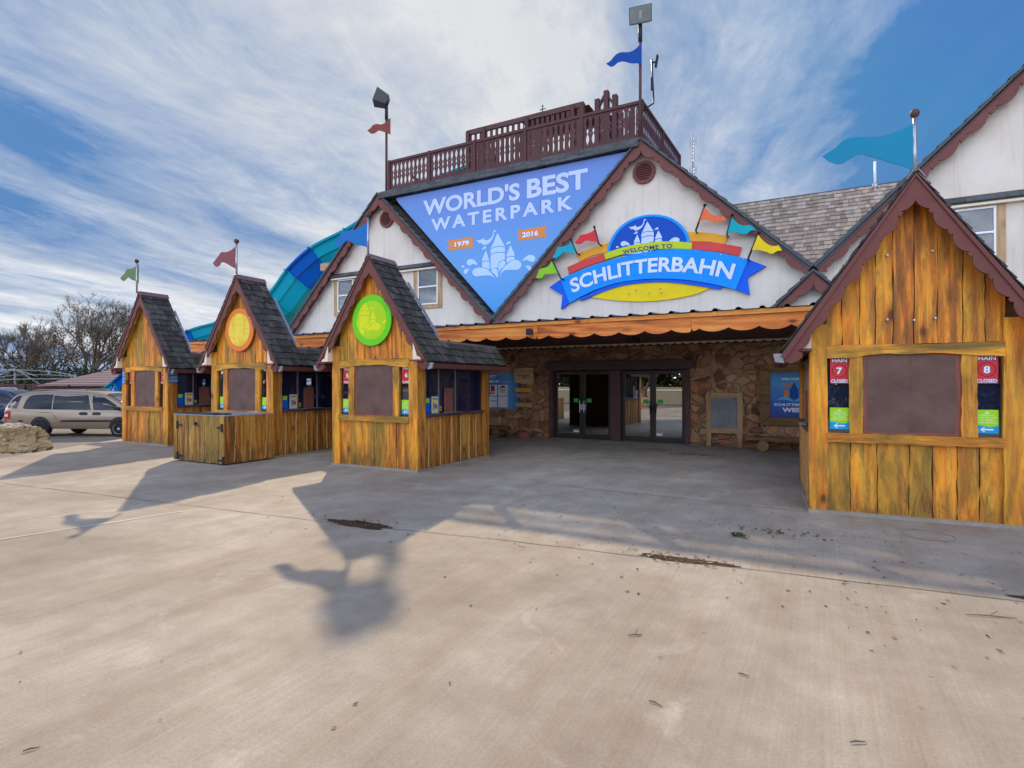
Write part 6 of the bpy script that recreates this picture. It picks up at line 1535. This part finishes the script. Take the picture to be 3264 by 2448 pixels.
bare_tree(352, 49, 7.0, 19, 'bare tree half hidden by the farthest booth', 5, .60, 2, M['dead_leaf'], .24, 1.2)
def bush(px, dpt, rx, h, seed, label, mat, n=2600, big=1.0):
    rng_ = random.Random(seed); p0 = cp(px, dpt); o = thing('evergreen_bush', label, 'bush', (p0.x, p0.y, -.35), 0, 'evergreen bushes behind the fence')
    c = MB(); cl = [(rng_.uniform(-rx, rx), rng_.uniform(-rx * .5, rx * .5), rng_.uniform(.25, .95) * h, rng_.uniform(.25, .5) * h) for _ in range(13)]
    for _ in range(n):
        a, b, z, r = rng_.choice(cl); e = Vector((rng_.gauss(0, 1), rng_.gauss(0, 1), rng_.gauss(0, 1))).normalized() * r * rng_.uniform(.55, 1) + Vector((a, b, z * .75))
        if e.z < .05: continue
        s_ = rng_.uniform(.06, .15) * big; u_ = Vector((rng_.uniform(-1, 1), rng_.uniform(-1, 1), rng_.uniform(-1, 1))).normalized() * s_; v_ = u_.orthogonal().normalized() * s_ * .55
        c.tint = rng_.random(); c.add([e - u_, e + v_, e + u_, e - v_], [(0, 1, 2, 3)])
    c.build('foliage', mat, o, recalc=False)
    s_ = MB()
    for k in range(7): s_.tube([(rnd(-.3, .3), rnd(-.2, .2), 0), (rnd(-rx, rx) * .5, rnd(-.4, .4), h * .5), (rnd(-rx, rx) * .8, rnd(-.5, .5), h * .85)], [.05, .03, .012], 5)
    s_.build('stems', M['twig'], o, recalc=False)
for i, (px, dp_q, rx, h, lb) in enumerate(((20, 43, 2.2, 4.3, 'dark evergreen bush at the left edge below the upright bare tree'), (120, 42, 2.2, 3.9, 'dark evergreen bush behind the white pipe canopy'), (215, 44, 2.4, 4.4, 'dark evergreen bush below the broad bare tree'), (310, 47, 2.2, 4.6, 'dark evergreen bush rising behind the hut roof'), (400, 46, 2.2, 4.2, 'dark evergreen bush mostly hidden by the farthest booth'))):
    bush(px, dp_q, rx, h * .84, 50 + i, lb, M['evergreen'])

# ------------------------------------------------------------------ fallen leaves and twigs
random.seed(77)
m = MB()
def leaf_(x, y, s, z=.006):
    a = rnd(0, 6.28); l, w = s, s * rnd(.25, .5); ca, sa = math.cos(a), math.sin(a); cu = s * rnd(.05, .40); m.tint = random.random()
    P = [(-l, 0, rnd(0, cu)), (-.3 * l, w, rnd(0, cu)), (.5 * l, w * .8, rnd(0, cu)), (l, 0, rnd(0, cu)), (.5 * l, -w * .8, rnd(0, cu)), (-.3 * l, -w, rnd(0, cu)), (0, 0, 0)]
    vs = [(x + p[0] * ca - p[1] * sa, y + p[0] * sa + p[1] * ca, z + p[2]) for p in P]
    m.add(vs, [(i, (i + 1) % 6, 6) for i in range(6)])
for _ in range(520): leaf_(random.gauss(-3.4, 2.9), random.gauss(6.9, 1.2), rnd(.008, .022))
for _ in range(80): leaf_(random.gauss(.6, 1.2), random.gauss(6.0, .9), rnd(.010, .024))
for _ in range(60): leaf_(rnd(-8, 4), rnd(.8, 7), rnd(.007, .018))
for _ in range(34): leaf_(random.gauss(1.6, .5), random.gauss(3.6, .6), rnd(.010, .024))
for cx_, cy_, sx_, n_ in ((-3.6, 14.6, .55, 260), (-2.6, 14.0, .35, 220), (-6.2, 15.4, .5, 90), (-4.88, 5.13, .28, 60), (-1.13, 5.58, .28, 70), (-.3, 7.1, .3, 60), (-.2, 14.9, .5, 120)):
    for _ in range(n_): leaf_(random.gauss(cx_, sx_), random.gauss(cy_, sx_ * .33), rnd(.014, .032), .009)
lm, g = base('fallen_leaf'); v, t = coords(g)
finish(g, g.ramp(t, [(0, (.018, .012, .008)), (.45, (.075, .038, .018)), (.75, (.19, .10, .045)), (.93, (.34, .23, .12)), (1, (.50, .42, .30))]), .75, spec=.2)
o = m.build('fallen_leaves', lm, recalc=False); o['label'] = 'dry brown leaves scattered over the concrete pavement'; o['category'] = 'leaves'; o['kind'] = 'stuff'
for i, (px, py, L, a, lb) in enumerate(((2025, 2027, .10, .15, 'forked dark twig in the sunlit middle of the pavement'), (2370, 2154, .06, -.5, 'short dark twig on the sunlit concrete right of the centre'), (2090, 2246, .08, -.7, 'curved dark twig low on the sunlit concrete'), (2734, 2369, .08, .1, 'straight dark twig near the bottom right corner'), (3160, 1967, .32, -.2, 'longest dark twig at the right edge below the nearest booth'), (100, 2392, .06, .6, 'dark twig near the bottom left corner'))):
    x, y = ground_at(px, py); m2 = MB((x, y, 0)); d_ = Vector((math.cos(YAW + a), math.sin(YAW + a)))
    m2.tube([(x - d_.x * L / 2, y - d_.y * L / 2, .008), (x - d_.x * L * .1, y - d_.y * L * .1 + .004, .010), (x + d_.x * L * .25, y + d_.y * L * .25 - .003, .008), (x + d_.x * L / 2, y + d_.y * L / 2, .006)], [.0028, .004, .003, .0018], 6)
    if i in (0, 4): m2.tube([(x, y + .01, .014), (x + d_.x * L * .2 - d_.y * .03, y + d_.y * L * .2 + .05, .03)], [.003, .002], 5)
    tag(m2.build('twig', M['twig'], loc=(x, y, 0)), lb, 'twig', 'twigs on the pavement')
x, y = ground_at(2355, 1712); w = thing('weed', 'small green weed growing from a crack in the shaded concrete', 'plant', (x, y, 0))
m = MB()
for k in range(34):
    a = rnd(0, 6.28); l = rnd(.03, .085); ca, sa = math.cos(a), math.sin(a); b0 = Vector((rnd(-.06, .06), rnd(-.03, .03), 0)); m.tint = random.random()
    e = b0 + Vector((ca * l, sa * l, rnd(.01, .05))); s_ = Vector((-sa, ca, 0)) * .010; mid = (b0 + e) / 2 + Vector((0, 0, .02)); m.add([b0, mid + s_, e, mid - s_], [(0, 1, 2, 3)])
m.build('leaves', paint('weed_green', (.045, .10, .015), .6, .3, 5, tintvar=.5), w, recalc=False)

# ------------------------------------------------------------------ across the plaza, behind the camera (seen only in the glass)
bare_tree(1632, 1, 7.5, 61, 'bare oak standing across the plaza behind the camera', 4, .6, 3, M['dead_leaf'], .3, 1.2, 'oak_tree').location = (-13.5, -17, -.35)
bare_tree(1632, 1, 8.5, 64, 'taller bare oak standing across the plaza behind the camera', 4, .6, 3, M['evergreen'], .34, 1.2, 'oak_tree').location = (-7.5, -19, -.35)
wf = thing('board_fence', 'white board fence across the plaza behind the camera', 'fence', (-38, -23, -.35))
m = MB(); x = 0
while x < 28: m.box(x, x + .14, 0, .03, .05, 1.75); x += .155
m.build('boards', M['pipe'], wf); MB().box(0, 28, .03, .08, 1.4, 1.5).build('rail', M['white'], wf)
for k in range(14):
    p = (-34 + 4.9 * k, -31 - (k % 2) * 3); o = bush(0, 1, 3.4, 5.6, 90 + k, ('dense dark evergreen across the plaza behind the white fence, number %d' % k), M['evergreen'], 4200, 1.9); bsh = [q for q in S.objects if q.get('label', '').endswith('number %d' % k)][0]; bsh.location = (p[0], p[1], -.35); bsh['label'] = 'dense dark evergreen across the plaza behind the white board fence'; bsh['group'] = 'evergreens behind the white board fence'
fw_ = MB(); rg = random.Random(5)
for _ in range(7000):
    e = Vector((rg.uniform(-120, -38), -26 - rg.random() * 8, rg.uniform(-.3, 7.5 * rg.random() ** .35))); s_ = rg.uniform(.25, .6); u_ = Vector((rg.uniform(-1, 1), rg.uniform(-.4, .4), rg.uniform(-1, 1))).normalized() * s_; v_ = u_.orthogonal().normalized() * s_ * .7
    fw_.tint = rg.random(); fw_.add([e - u_, e + v_, e + u_, e - v_], [(0, 1, 2, 3)])
o = fw_.build('treeline', M['evergreen'], recalc=False); tag(o, 'dark far-off wood across the plaza behind the camera', 'woods', None, 'stuff')
boulder('boulder', 'pale limestone boulder across the plaza behind the camera', (-11.5, -10.5, -.05), (.9, .7, .6), 6, M['rock'])
